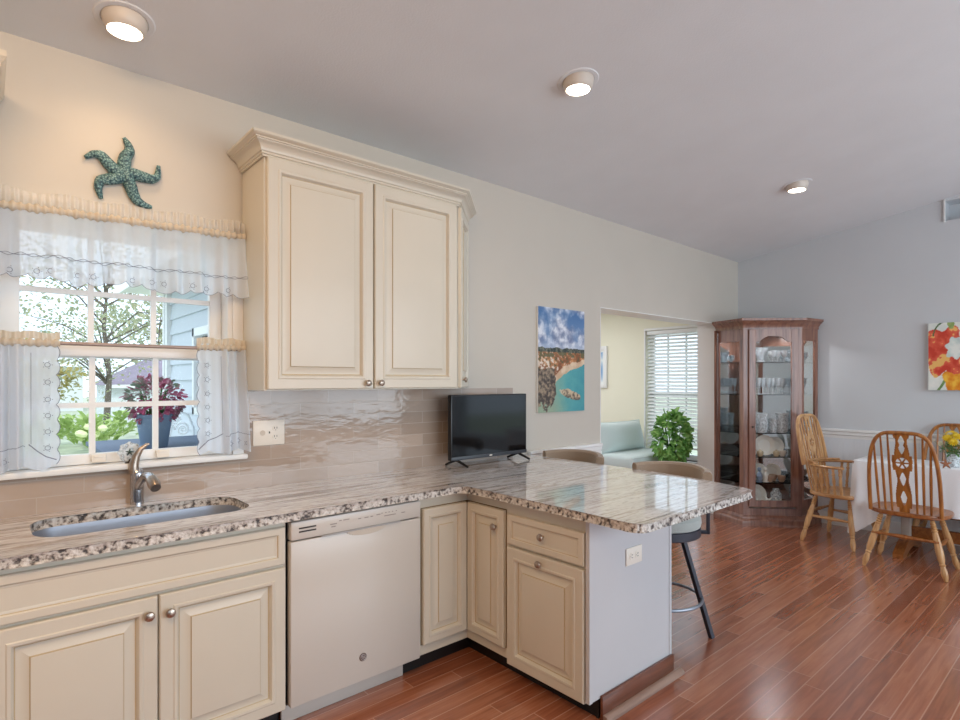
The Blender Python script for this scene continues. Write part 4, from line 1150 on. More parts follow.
# ---------------------------------------------------------------- ceiling lights
def downlight(x, y, label, mlens, power, col, tilt):
    z = zc0(x) - SL * y
    t = thing('recessed_light', label, 'ceiling light', (x, y, z), 0, 'recessed gimbal lights in the sloped ceiling')
    Xc = Matrix.Translation((x, y, z)) @ Matrix.Rotation(-math.atan(SL), 4, 'X')
    b = MB(); b.lathe([(0.078, 0.0), (0.08, -0.004), (0.098, -0.004), (0.102, 0.0), (0.078, 0.0)], 36, X=Xc); put('trim_ring', b, M['ceiling'], t)
    Xg = Matrix.Translation((x, y, z)) @ Matrix.Rotation(tilt, 4, 'Y')
    b = MB(); b.lathe([(0.0, 0.03), (0.076, 0.03), (0.077, 0.0), (0.073, -0.022), (0.064, -0.042), (0.059, -0.045), (0.057, -0.041), (0, -0.041)], 36, X=Xg); put('gimbal_housing', b, M['cup'], t)
    b = MB(); b.lathe([(0, -0.0425), (0.0565, -0.0425), (0.0565, -0.0445), (0.03, -0.047), (0, -0.0475)], 30, X=Xg); put('lamp_lens', b, mlens, t)
    l = bpy.data.lights.new('lamp_bulb', 'SPOT'); l.energy = power; l.color = col; l.spot_size = R(150); l.spot_blend = 1.0; l.shadow_soft_size = 0.07
    o = bpy.data.objects.new('lamp_bulb', l); COL.objects.link(o); o.parent = t
    o.location = (math.sin(-tilt) * 0.07, 0, -0.07); o.rotation_euler = (0, tilt, 0)
downlight(0.40, -0.30, 'round gimbal ceiling light above the kitchen window', M['lampwarm'], 9, (1.0, 0.66, 0.36), R(0))
downlight(2.195, -1.024, 'round gimbal ceiling light over the peninsula', M['lamp'], 10, (1.0, 0.84, 0.66), R(0))
downlight(4.607, -1.164, 'round gimbal ceiling light farthest away, nearest the china cabinet', M['lamp'], 16, (0.95, 0.96, 1.0), R(0))

# ---------------------------------------------------------------- bar stools
def stool(loc, rz, label):
    t = thing('bar_stool', label, 'bar stool', loc, rz, 'swivel bar stools along the peninsula')
    W = dict(parent=t, world=False)
    b = MB(); b.lathe([(0, 0.6), (0.2, 0.6), (0.214, 0.608), (0.219, 0.63), (0.216, 0.655), (0.198, 0.672), (0.1, 0.68), (0, 0.682)], 40); put('seat', b, M['stoolseat'], **W)
    b = MB(); b.lathe([(0, 0.555), (0.21, 0.555), (0.216, 0.56), (0.216, 0.6), (0.21, 0.603), (0, 0.603)], 40); b.lathe([(0, 0.53), (0.1, 0.53), (0.1, 0.556), (0, 0.556)], 24); put('swivel_base', b, M['greymetal'], **W)
    b = MB()   # upholstered curved back, open towards -x
    def bf(u, v):
        a = R(-66 + 132 * u); vv = v * 4; k = int(min(3, vv)); f = vv - k
        ro, ri, z0, z1 = 0.268, 0.222, 0.765, 0.918 - 0.012 * (2 * u - 1) ** 2
        P = [(ri, z0), (ro, z0), (ro, z1), (ri, z1), (ri, z0)]
        r = P[k][0] + (P[k + 1][0] - P[k][0]) * f; z = P[k][1] + (P[k + 1][1] - P[k][1]) * f
        return (r * math.cos(a), r * math.sin(a), z)
    vs = []
    for i in range(29):
        u = i / 28; a = R(-66 + 132 * u); z1 = 0.918 - 0.014 * (2 * u - 1) ** 2
        for r, z in ((0.228, 0.765), (0.262, 0.765), (0.27, 0.775), (0.272, z1 - 0.015), (0.262, z1), (0.234, z1), (0.224, z1 - 0.012), (0.22, 0.775)):
            vs.append((r * math.cos(a), r * math.sin(a), z))
    fs = [(i * 8 + k, i * 8 + (k + 1) % 8, (i + 1) * 8 + (k + 1) % 8, (i + 1) * 8 + k) for i in range(28) for k in range(8)] + [tuple(range(8)), tuple(28 * 8 + k for k in range(8))]
    b._add(vs, fs); put('backrest', b, M['stoolfab'], **W)
    for s in (-1, 1):
        a = R(54 * s); c, sn = math.cos(a), math.sin(a)
        b = MB(); Xp = Matrix.Rotation(a, 4, 'Z')
        b.box(0.244, 0.262, -0.013, 0.013, 0.565, 0.79, X=Xp, bev=.002); b.box(0.2, 0.262, -0.013, 0.013, 0.562, 0.58, X=Xp, bev=.002)
        put('back_post', b, M['greymetal'], **W)
    for k in range(4):
        a = R(-55 + 90 * k); Xp = Matrix.Rotation(a, 4, 'Z')
        b = MB(); b.tube([(0.115, 0, 0.556), (0.272, 0, 0.0)], 0.0165, 4, X=Xp); put('leg', b, M['greymetal'], **W)
    b = MB(); rr = 0.222; b.tube([(rr * math.cos(2 * PI * k / 48), rr * math.sin(2 * PI * k / 48), 0.21) for k in range(48)], 0.009, 8, closed=True); put('foot_ring', b, M['ringmetal'], **W)
    return t
st = stool((2.809, -1.097, 0), R(0), 'taupe backed swivel bar stool nearest the end of the peninsula')
copy_tree(st, (2.85, -0.36, 0), R(4), 'taupe backed swivel bar stool farther back, in front of the armchair')

# ---------------------------------------------------------------- windsor chairs
def vox_splat(w_fn, z0, z1, hole_fn, th, nx=30, cell=None):
    """pierced flat board in the yz plane: cells whose centre passes, extruded"""
    b = MB(); wmax = 0.064; cw = 2 * wmax / nx; nz = int((z1 - z0) / cw)
    inside = {}
    for i in range(nx):
        for j in range(nz):
            y = -wmax + (i + .5) * cw; s = (j + .5) / nz
            inside[i, j] = abs(y) < w_fn(s) and not hole_fn(y, s)
    vid = {}
    bm = b.bm
    def V(i, j, k):
        if (i, j, k) not in vid: vid[i, j, k] = bm.verts.new((k * th - th / 2, -wmax + i * cw, z0 + j * (z1 - z0) / nz))
        return vid[i, j, k]
    for (i, j), ok in inside.items():
        if not ok: continue
        bm.faces.new((V(i, j, 0), V(i, j + 1, 0), V(i + 1, j + 1, 0), V(i + 1, j, 0)))
        bm.faces.new((V(i, j, 1), V(i + 1, j, 1), V(i + 1, j + 1, 1), V(i, j + 1, 1)))
        for di, dj, a, c in ((-1, 0, (0, 0), (0, 1)), (1, 0, (1, 1), (1, 0)), (0, -1, (1, 0), (0, 0)), (0, 1, (0, 1), (1, 1))):
            if not inside.get((i + di, j + dj), False):
                bm.faces.new((V(i + a[0], j + a[1], 0), V(i + c[0], j + c[1], 0), V(i + c[0], j + c[1], 1), V(i + a[0], j + a[1], 1)))
    return b
LEGP = [(0, .013), (.05, .014), (.08, .019), (.1, .014), (.12, .02), (.14, .014), (.16, .021), (.18, .0155), (.2, .021), (.22, .016), (.3, .02), (.5, .024), (.66, .022), (.72, .015), (.74, .021), (.76, .015), (.85, .02), (.9, .021), (.97, .014), (1, .012)]
SPN = [(0, .007), (.2, .0085), (.5, .0095), (.8, .0075), (1, .006)]
ARMP = [(0, .008), (.1, .013), (.2, .009), (.25, .014), (.32, .009), (.5, .014), (.7, .01), (.76, .015), (.82, .009), (.9, .012), (1, .008)]
def windsor(loc, rz, label, arms, mv, mh, top=1.03, group='bow back dining chairs'):
    t = thing('dining_chair', label, 'chair', loc, rz, group)
    W = dict(parent=t, world=False)
    SZ = 0.435
    b = MB(); N = 40
    def rim(a):
        c, s = math.cos(a), math.sin(a)
        x = 0.205 * (abs(c) ** 0.6) * (1 if c > 0 else -1); y = 0.246 * (abs(s) ** 0.6) * (1 if s > 0 else -1)
        if x < 0: y *= 1 - 0.06 * (x / -0.2)
        return x, y
    prof = [(0.9, -0.034), (0.985, -0.026), (1.0, -0.012), (0.985, 0.0), (0.93, 0.003), (0.7, -0.009), (0.3, -0.012)]
    vs = [(rim(2 * PI * k / N)[0] * s, rim(2 * PI * k / N)[1] * s, SZ + z) for s, z in prof for k in range(N)]
    fs = [(j * N + k, j * N + (k + 1) % N, (j + 1) * N + (k + 1) % N, (j + 1) * N + k) for j in range(len(prof) - 1) for k in range(N)]
    fs += [tuple(range(N)), tuple((len(prof) - 1) * N + k for k in range(N))]
    b._add(vs, fs); put('seat', b, mh, **W)
    for sx, sy in ((-1, -1), (-1, 1), (1, -1), (1, 1)):
        b = MB(); b.spindle((0.13 * sx, 0.15 * sy, SZ - 0.03), (0.205 * sx - .005, 0.245 * sy, 0.0), LEGP, 10); put('leg', b, M['oakpale'], **W)
    for sy in (-1, 1):
        b = MB(); b.spindle((-0.168, 0.192 * sy, 0.22), (0.165, 0.192 * sy, 0.22), [(0, .009), (.3, .012), (.5, .018), (.7, .012), (1, .009)], 8); put('stretcher', b, mh, **W)
    b = MB(); b.spindle((-0.175, -0.2, 0.255), (-0.175, 0.2, 0.255), [(0, .009), (.3, .012), (.5, .017), (.7, .012), (1, .009)], 8); put('stretcher', b, mh, **W)
    # bow back leaning away from the seat
    zb = SZ + (0.23 if arms else 0.0); lean = 0.20
    def bow(a):     # a 0..1 round the hoop
        hw = 0.212; hh = top - zb
        th = PI * a; c, s = math.cos(th), math.sin(th)
        y = hw * (abs(c) ** 0.46) * (1 if c > 0 else -1); z = zb - 0.01 + (hh) * (abs(s) ** 0.62)
        return Vector((-0.165 - lean * (z - SZ), y, z))
    b = MB(); pts = [bow(k / 48) for k in range(49)]
    b.tube(pts, 0.0135, 10, flat=1.15); put('bow', b, mv, **W)
    def bow_z(y):
        c = (abs(y) / 0.212) ** (1 / 0.46); return zb - 0.01 + (top - zb) * (math.sin(math.acos(min(1, c))) ** 0.62)
    for y in (-0.155, -0.115, -0.075, 0.075, 0.115, 0.155):
        z1 = bow_z(y * 1.08); zs = SZ - 0.004
        b = MB(); b.spindle((-0.165, y, zs), (-0.165 - lean * (z1 - SZ), y * 1.08, z1), SPN, 7); put('spindle', b, mv, **W)
    # pierced splat with a wheel
    zs0, zs1 = SZ - 0.002, top - 0.006; Hs = zs1 - zs0
    def wfn(s):
        if s < 0.06: return 0.030
        return 0.032 + 0.016 * abs(math.sin(PI * (s * 2.1 + 0.15))) ** 1.2 + (0.012 if abs(s - 0.62) < 0.09 else 0) + (0.008 if s > 0.93 else 0)
    def hole(y, s):
        z = (s - 0.62) * Hs; r = math.hypot(y, z)
        if r < 0.043 and r > 0.011:
            a = (math.atan2(z, y) % (PI / 3)); a = min(a, PI / 3 - a)
            return r * math.sin(a) > 0.0045 and r < 0.040
        for cs, hr in ((0.18, 0.055), (0.42, 0.05), (0.80, 0.04), (0.885, 0.045)):
            d = (s - cs) * Hs
            if abs(d) < hr:
                w = 0.021 * (1 - abs(d) / hr) ** 0.6 * (1.0 if d > 0 else 0.9)
                if abs(y) < w: return True
        return False
    b = vox_splat(wfn, 0, Hs, hole, 0.011, nx=46)
    ang = math.atan(lean)
    b.bm.transform(Matrix.Translation((-0.165, 0, zs0)) @ Matrix.Rotation(-ang, 4, 'Y') @ Matrix.Scale(1 / math.cos(ang), 4, (0, 0, 1)))
    put('splat', b, mv, smooth=20, **W)
    if arms:
        AZ = 0.665; b = MB(); P = []
        for k in range(31):
            a = R(72 + 216 * k / 30); P.append((0.245 * math.cos(a) * 1.02 + 0.02, 0.265 * math.sin(a), AZ))
        P = [(0.125, 0.262, AZ)] + P + [(0.125, -0.262, AZ)]
        b.tube(P, [0.018] + [0.017] * 31 + [0.018], 10, flat=0.7); b.tube(P[8:25], 0.016, 8, X=Matrix.Translation((0.006, 0, 0.018)), flat=.7); put('arm_rail', b, mh, **W)
        for s in (-1, 1):
            for x, ys in ((-0.10, 0.215), (-0.05, 0.222), (0.0, 0.225), (0.05, 0.222), (0.10, .215)):
                b = MB(); b.spindle((x, ys * s, SZ - .006), (x - 0.0 + (0.02 if x > .1 else 0), (0.262 if x > 0 else 0.258) * s, AZ), ARMP, 8); put('arm_spindle', b, mv, **W)
    return t
side = windsor((5.215, -1.735, 0), R(0), 'honey oak bow back chair with a wheel splat, nearest, its back to the kitchen', False, M['oak'], M['oakx'])
copy_tree(side, (5.865, -1.86, 0), R(180), 'honey oak bow back chair on the far side of the table, against the grey wall')
windsor((5.60, -1.165, 0), R(-97), 'pale oak windsor armchair with turned arm spindles at the table end by the china cabinet', True, M['oakpale'], M['oakpalex'], top=1.09)

# ---------------------------------------------------------------- dining table
TX0_, TX1_, TY0_, TY1_, TTZ = 5.435, 5.93, -3.2, -1.30, 0.728
t = thing('dining_table', 'oak trestle dining table under a white linen cloth', 'table', ((TX0_ + TX1_) / 2, (TY0_ + TY1_) / 2, 0))
b = MB(); b.box(TX0_, TX1_, TY0_, TY1_, TTZ - 0.03, TTZ - 0.001, bev=0.005); put('tabletop', b, M['oakx'], t)
tcx = (TX0_ + TX1_) / 2
for yy in (-1.62, -2.85):
    b = MB()
    poly = []
    for k in range(21):
        u = -1 + 2 * k / 20; poly.append((u * 0.3, 0.035 + 0.10 * (1 - abs(u) ** 1.6)))
    poly = [(-0.3, 0.0), (-0.2, 0.0)] + [(u * 0.2, 0.045 * (1 - u * u)) for u in [(-1 + 2 * k / 8) for k in range(9)]][1:-1] + [(0.2, 0), (0.3, 0.0)] + poly[::-1]
    b.prism(poly, -0.035, 0.035, X=Matrix.Translation((tcx, yy, 0)) @ Matrix.Rotation(R(90), 4, 'X')); put('trestle_foot', b, M['oakx'], t)
    b = MB(); b.box(tcx - 0.075, tcx + 0.075, yy - 0.03, yy + 0.03, 0.12, TTZ - 0.03, bev=.006); put('trestle_post', b, paint('whitewashed_post', rgb(186, 178, 168), .5, .15, 30, .1) if yy > -2 else M['oak'], t)
b = MB(); b.box(tcx - 0.02, tcx + 0.02, -2.85, -1.62, 0.125, 0.215, bev=.005); put('stretcher_beam', b, M['oakx'], t)
# the cloth
b = MB(); per = []
ox0, ox1, oy0, oy1 = TX0_ - 0.004, TX1_ + 0.004, TY0_ - 0.004, TY1_ + 0.004
P = rrect(ox0, ox1, oy0, oy1, 0.03, 6)
P = resample(P, 0.02); n = len(P)
rows = []
def drop(i):
    x, y = P[i]
    d = 0.36
    if x > ox1 - 0.05: d = 0.11
    dc = math.hypot(x - ox0, y - oy1); d += max(0, 0.30 - dc) * 0.85
    dc = math.hypot(x - ox1, y - oy1)
    if dc < .3: d = max(d, 0.11 + max(0, .3 - dc) * .3)
    if y > oy1 - 0.05 and dc > .02: d = min(d, 0.2 + max(0, 0.2 - math.hypot(x - ox0, y - oy1)) * 2.2)
    return d
NR = 14
for j in range(NR + 1):
    row = []
    for i in range(n):
        a, c = Vector(P[i - 1]), Vector(P[(i + 1) % n]); dd = (c - a).normalized(); nn = Vector((dd.y, -dd.x))
        s = j / NR; f = 0.003 + s ** 0.8 * (0.014 + 0.016 * math.sin(i * 0.42) + 0.008 * math.sin(i * 0.95 + 1)) if j else 0
        dcn = math.hypot(P[i][0] - ox0, P[i][1] - oy1)
        f += s * max(0, 0.2 - dcn) * 0.10 * (1 + .8 * math.sin(i * 1.3))
        row.append((P[i][0] + nn.x * f, P[i][1] + nn.y * f, TTZ + 0.002 - drop(i) * s))
    rows.append(row)
vv = [p for r in rows for p in r]
ff = [(j * n + i, j * n + (i + 1) % n, (j + 1) * n + (i + 1) % n, (j + 1) * n + i) for j in range(NR) for i in range(n)]
ff.append(tuple(range(n)))
b._add(vv, ff); single('tablecloth', b, M['cloth'], 'white linen cloth draped over the dining table with a long hanging corner', 'tablecloth', smooth=70)
# vase of flowers
vx, vy = 5.60, -1.925
t = thing('flower_vase', 'clear glass vase of yellow and white daisies on the dining table', 'vase', (vx, vy, TTZ + 0.0035))
b = MB(); b.lathe([(0, 0), (0.034, 0), (0.04, 0.006), (0.034, 0.03), (0.04, 0.07), (0.05, 0.1), (0.046, 0.1), (0.036, 0.07), (0.03, 0.03), (0, 0.012)], 20, loc=(vx, vy, TTZ + .0035)); put('vase_glass', b, M['crystal'], t)
rf = random.Random(11); b = MB()
heads = []
for k in range(26):
    a = rf.uniform(0, 2 * PI); r = 0.115 * math.sqrt(rf.random()); h = 0.15 + 0.10 * (1 - (r / 0.125) ** 2) + rf.uniform(-.02, .03)
    p = (vx + r * math.cos(a), vy + r * math.sin(a), TTZ + h); heads.append((p, (r * math.cos(a), r * math.sin(a), 0.1)))
    b.tube([(vx + rf.uniform(-.02, .02), vy + rf.uniform(-.02, .02), TTZ + 0.02), (vx + .4 * r * math.cos(a), vy + .4 * r * math.sin(a), TTZ + .1), p], 0.0015, 5)
for k in range(40):
    a = rf.uniform(0, 2 * PI); b.leaf((vx + .04 * math.cos(a), vy + .04 * math.sin(a), TTZ + .1 + rf.uniform(0, .08)), (math.cos(a), math.sin(a), rf.uniform(-.5, .7)), (0, 0, 1), .055, .022)
put('stems', b, M['stem'], t)
def daisy(p, nrm, r, mname, nm):
    b = MB(); Xf = along(p, Vector(p) + Vector(nrm))
    for q in range(3):
        for k in range(14):
            a = 2 * PI * (k + q * .33) / 14; rr = r * (1 - .22 * q)
            b.leaf((0.2 * r * math.cos(a), 0.2 * r * math.sin(a), 0.003 * q), (math.cos(a), math.sin(a), 0.15 + .35 * q), (0, 0, 1), rr * .8, rr * .32)
    b.lathe([(r * .26, 0.002), (r * .2, .008 + .1 * r), (0, .01 + .1 * r)], 8)
    b.bm.transform(Xf); put(nm, b, M[mname], t)
for k, (p, nm) in enumerate(heads[:20]):
    if k < 7: daisy(p, (nm[0] - .05, nm[1] - .03, nm[2]), rf.uniform(.034, .046), 'yellowflower', 'yellow_bloom')
    else: daisy(p, nm, rf.uniform(.016, .026), 'whiteflower', 'white_bloom')
b = MB(); Xs = Matrix.Translation((5.47, -1.90, TTZ + 0.035)) @ Matrix.Rotation(R(-58), 4, 'Z') @ Matrix.Rotation(R(68), 4, 'X')
for k in range(5):
    a = R(90 + 72 * k); b.tube([(0, 0, 0), (0.02 * math.cos(a), 0.02 * math.sin(a), 0), (0.04 * math.cos(a), 0.04 * math.sin(a), 0)], [.010, .008, .0025], 7, X=Xs)
single('starfish', b, M['brownstar'], 'small brown dried starfish propped beside the flower vase', 'ornament')

# ---------------------------------------------------------------- china cabinet
A1, A0, B0, B1, CO = (5.635, -0.034), (5.5, -0.37), (5.885, -0.755), (6.166, -0.80), (6.166, -0.034)
t = thing('china_cabinet', 'brown wooden corner china cabinet with an arched glass door and lit glass shelves', 'china cabinet', (5.9, -0.33, 0))
foot = [A1, A0, B0, B1, CO]
def inset_path(d):
    return foot
b = MB(); b.prism(foot, 0.07, 0.165); put('base', b, M['cherry'], t, smooth=0)
b = MB(); pr = [(0, 0), (0.036, 0), (0.036, 0.045), (0.028, 0.06), (0.018, 0.066), (0.016, 0.085), (0.005, 0.1), (0, 0.1)]
b.sweep(pr, [A1, A0, B0, B1]); put('base_moulding', b, M['cherry'], t)
b = MB(); b.prism(foot, 1.90, 1.985); b.prism(foot, 0.16, 0.166); put('top_board', b, M['cherry'], t, smooth=0)
b = MB(); pr = [(0, 1.895), (0.008, 1.895), (0.01, 1.92), (0.022, 1.94), (0.042, 1.958), (0.048, 1.966), (0.055, 1.968), (0.055, 1.99), (0, 1.99)]
b.sweep(pr, [A1, A0, B0, B1]); put('cornice', b, M['cherry'], t)
dv = (Vector(B0) - Vector(A0)); FW = dv.length; fa = math.atan2(dv.y, dv.x)
XF = T(A0[0], A0[1], 0, fa)            # local x along the front, -y outwards
# corner posts and side frames
def side_frame(p, q):
    d = Vector(q) - Vector(p); Xs = T(p[0], p[1], 0, math.atan2(d.y, d.x)); w = d.length
    b = MB(); b.box(0, 0.035, 0, 0.02, 0.166, 1.9, X=Xs); b.box(w - 0.05, w, 0, 0.02, 0.166, 1.9, X=Xs); b.box(0.035, w - 0.05, 0, 0.02, 0.166, 0.25, X=Xs); b.box(0.035, w - .05, 0, 0.02, 1.78, 1.9, X=Xs)
    s = put('side_frame', b, M['cherry'], t, smooth=0)
    b = MB(); b.box(0.033, w - 0.048, 0.008, 0.012, 0.248, 1.782, X=Xs); put('side_glass', b, M['cabglass'], s, smooth=0)
side_frame(A1, A0); side_frame(B0, B1)
b = MB(); b.box(0, 0.05, 0.0, 0.022, 0.166, 1.9, X=XF); b.box(FW - 0.05, FW, 0.0, 0.022, 0.166, 1.9, X=XF); b.box(0.05, FW - 0.05, 0.0, 0.022, 1.885, 1.9, X=XF); put('front_frame', b, M['cherry'], t, smooth=0)
D0, D1, DZ0, DZ1 = 0.045, FW - 0.045, 0.185, 1.887
b = MB(); sw = 0.062
b.box(D0, D0 + sw, -0.02, 0.0, DZ0, DZ1, X=XF, bev=.003); b.box(D1 - sw, D1, -0.02, 0.0, DZ0, DZ1, X=XF, bev=.003); b.box(D0 + sw, D1 - sw, -0.02, 0.0, DZ0, DZ0 + 0.06, X=XF)
pts = []; w0, w1 = D0 + sw, D1 - sw
def archz(s):
    u = abs(2 * s - 1); return 1.765 + 0.055 * (1 if u < 0.3 else max(0, math.cos((u - .3) / .55 * PI / 2)) ** 1.2 if u < .85 else 0) * (1 - 0.25 * (u / .85) ** 2 if u < .85 else 1)
for k in range(24):
    s0, s1 = k / 24, (k + 1) / 24; xa, xb = w0 + (w1 - w0) * s0, w0 + (w1 - w0) * s1
    b._add([(xa, -.02, archz(s0)), (xb, -.02, archz(s1)), (xb, -.02, DZ1), (xa, -.02, DZ1), (xa, 0, archz(s0)), (xb, 0, archz(s1)), (xb, 0, DZ1), (xa, 0, DZ1)],
           [(0, 1, 2, 3), (7, 6, 5, 4), (4, 5, 1, 0), (3, 2, 6, 7)], X=XF)
bmesh.ops.remove_doubles(b.bm, verts=b.bm.verts, dist=.0004)
dr = put('glass_door', b, M['cherry'], t, smooth=20)
b = MB(); b.box(w0 - .004, w1 + .004, -0.011, -0.008, DZ0 + 0.056, 1.84, X=XF); put('door_glass', b, M['cabglass'], dr, smooth=0)
b = MB(); b.lathe(KNOB, 14, X=XF @ Matrix.Translation((D0 + 0.03, -0.02, 0.95)) @ Matrix.Rotation(R(90), 4, 'X') @ Matrix.Scale(0.6, 4)); put('knob', b, M['bronze'], dr)
b = MB(); b.box(5.59, 6.166, -0.044, -0.034, 0.166, 1.9); b.box(6.156, 6.166, -0.79, -0.044, 0.166, 1.9); bk = put('back_panel', b, M['cherry'], t, smooth=0)
b = MB(); b.box(5.62, 6.15, -0.047, -0.0445, 0.18, 1.88); b.box(6.153, 6.1555, -0.77, -0.05, 0.18, 1.88); put('mirror', b, M['mirror'], bk, smooth=0)
SHZ = [0.405, 0.655, 0.885, 1.26, 1.575]
for z in SHZ:
    b = MB(); b.prism([(5.60, -0.05), (5.535, -0.355), (5.88, -0.70), (6.15, -0.745), (6.15, -0.05)], z - 0.006, z); put('glass_shelf', b, M['cabglass'], t, smooth=0)
lp = bpy.data.lights.new('cabinet_lamp', 'AREA'); lp.shape = 'RECTANGLE'; lp.size = 0.3; lp.size_y = 0.05; lp.energy = 4; lp.color = (0.95, 0.97, 1.0)
lo = bpy.data.objects.new('cabinet_lamp', lp); COL.objects.link(lo); lo.parent = t; lo.location = WM[t.name].inverted() @ Vector((5.80, -0.42, 1.888)); lo.rotation_euler = (0, 0, R(-45))

def on_shelf(s, d, z):
    """s across the front (0..1), d depth behind the door"""
    p = XF @ Vector((w0 + (w1 - w0) * s, 0.05 + d, 0)); return (p.x, p.y, z + 0.0005)
PROTO = {}
def ware(kind, prof, mat_, label, spots, z, group, cat, seg=18, extra=None):
    root = None
    for (s, d, sc) in spots:
        loc = on_shelf(s, d, z)
        if root is None:
            b = MB(); b.lathe(prof, seg)
            if extra: extra(b)
            root = put(kind, b, mat_, None, 40, normals=True); o = root; o['label'] = label; o['category'] = cat; o['group'] = group
        else:
            o = root.copy(); COL.objects.link(o)
        o.location = loc; o.scale = (sc, sc, sc)
GOB = [(0, 0), (0.034, 0), (0.034, 0.003), (0.006, 0.008), (0.0045, 0.05), (0.012, 0.062), (0.034, 0.085), (0.04, 0.125), (0.036, 0.16), (0.033, 0.16), (0.036, 0.125), (0.03, 0.09), (0, 0.066)]
FLU = [(0, 0), (0.03, 0), (0.03, 0.003), (0.005, 0.008), (0.004, 0.07), (0.014, 0.09), (0.026, 0.14), (0.028, 0.2), (0.025, 0.2), (0.022, 0.14), (0, 0.085)]
TUM = [(0, 0), (0.032, 0), (0.036, 0.07), (0.041, 0.15), (0.037, 0.15), (0.032, 0.07), (0.028, 0.012), (0, 0.012)]
PIT = [(0, 0), (0.045, 0), (0.055, 0.03), (0.06, 0.09), (0.05, 0.14), (0.062, 0.19), (0.058, 0.19), (0.046, 0.14), (0.055, 0.09), (0.04, 0.012), (0, 0.012)]
VAS = [(0, 0), (0.05, 0), (0.05, 0.01), (0.03, 0.03), (0.05, 0.1), (0.085, 0.17), (0.08, 0.17), (0.045, 0.1), (0.025, 0.04), (0, 0.035)]
CUP = [(0, 0), (0.022, 0), (0.024, 0.006), (0.036, 0.03), (0.042, 0.062), (0.038, 0.062), (0.032, 0.03), (0, 0.012)]
ware('crystal_vase', VAS, M['crystal'], 'flared cut crystal vase on the top shelf of the china cabinet', [(0.42, 0.16, 0.85)], 1.575, 'large cut glass on the top shelf', 'vase')
ware('cut_glass_goblet', GOB, M['crystal'], 'cut crystal goblet on the top shelf of the china cabinet', [(0.04, 0.05, .7), (0.12, 0.16, .7), (0.22, 0.06, .7), (0.63, 0.05, .7), (0.80, 0.07, .7), (0.97, 0.06, .7), (0.72, 0.17, .7), (0.90, 0.18, .7)], 1.575, 'crystal goblets on the top shelf', 'glass')
ware('champagne_flute', FLU, M['crystal'], 'slender crystal flute on the second shelf of the china cabinet', [(0.08, 0.06, .8), (0.22, 0.05, .8), (0.36, 0.06, .8), (0.50, 0.05, .8), (0.64, 0.06, .8), (0.78, 0.05, .8), (0.92, 0.06, .8), (0.15, 0.17, .8), (0.30, 0.18, .8), (0.57, 0.17, .8), (0.85, 0.18, .8), (0.44, 0.19, .8), (0.71, 0.18, .8), (0.98, 0.17, .8), (0.02, 0.16, .8)], 1.26, 'crystal flutes on the second shelf', 'glass')
ware('glass_pitcher', PIT, M['crystal'], 'tall cut glass pitcher on the third shelf of the china cabinet', [(0.36, 0.09, 1.0), (0.95, 0.09, 1.0)], 0.885, 'cut glass pitchers on the third shelf', 'pitcher')
ware('tumbler', TUM, M['crystal'], 'tall crystal tumbler on the third shelf of the china cabinet', [(0.05, 0.06, .85), (0.2, 0.2, .85), (0.66, 0.06, .85), (0.5, 0.2, .85), (0.8, 0.21, .85)], 0.885, 'crystal tumblers on the third shelf', 'glass')
def plate_at(s, d, z, r, label, grp):
    p = on_shelf(s, d, z); b = MB()
    Xp = Matrix.Translation((p[0], p[1], p[2] + r * 0.97)) @ Matrix.Rotation(fa, 4, 'Z') @ Matrix.Rotation(R(78), 4, 'X')
    b.lathe([(0, 0), (r * .6, 0), (r * .68, r * .06), (r, r * .14), (r, r * .17), (r * .66, r * .1), (r * .58, r * .035), (0, r * .035)], 36, X=Xp)
    b2 = single('plate', b, M['china'], label, 'plate', grp); return b2
plate_at(0.16, 0.19, 0.655, 0.085, 'white china plate standing at the left of the fourth shelf', None)
plate_at(0.50, 0.135, 0.655, 0.1, 'white china plate standing in the middle of the fourth shelf', None)
plate_at(0.86, 0.19, 0.655, 0.09, 'white china plate standing at the right of the fourth shelf', None)
ware('tea_cup', CUP, M['china'], 'white china tea cup on the fourth shelf in front of the plates', [(0.08, 0.06, 0.9), (0.92, 0.06, 0.9)], 0.655, 'tea cups on the fourth shelf', 'cup', extra=lambda b: b.tube([(0.038, 0, 0.05), (0.058, 0, 0.05), (0.06, 0, 0.03), (0.032, 0, 0.018)], 0.004, 6))
ware('tea_cup', CUP, plain('patterned_china', rgb(176, 150, 130), .25), 'brown patterned tea cup on the fifth shelf', [(0.55, 0.05, 0.95), (0.74, 0.12, 0.95), (0.9, 0.06, 0.95), (0.05, 0.06, 1.0)], 0.405, 'brown patterned cups on the fifth shelf', 'cup', extra=lambda b: b.tube([(0.038, 0, 0.05), (0.058, 0, 0.05), (0.06, 0, 0.03), (0.032, 0, 0.018)], 0.004, 6))
plate_at(0.32, 0.15, 0.405, 0.085, 'white china plate standing at the left of the fifth shelf', None)
plate_at(0.80, 0.19, 0.405, 0.08, 'white china plate standing at the right of the fifth shelf', None)
FIG = [(0, 0), (0.03, 0), (0.032, 0.008), (0.02, 0.014), (0.03, 0.05), (0.02, 0.085), (0.008, 0.1), (0.018, 0.112), (0.02, 0.125), (0.012, 0.14), (0, 0.143)]
ware('figurine', FIG, M['china'], 'small white porcelain figurine on the fifth shelf', [(0.42, 0.05, 1.0)], 0.405, 'porcelain figurine', 'figurine')
ware('figurine', FIG, plain('blue_grey_porcelain', rgb(130, 146, 168), .3), 'small blue grey porcelain figurine on the fifth shelf', [(0.25, 0.05, 1.0)], 0.405, 'blue porcelain figurine', 'figurine')
plate_at(0.25, 0.14, 0.166, 0.1, 'large white plate standing at the left of the bottom shelf', None)
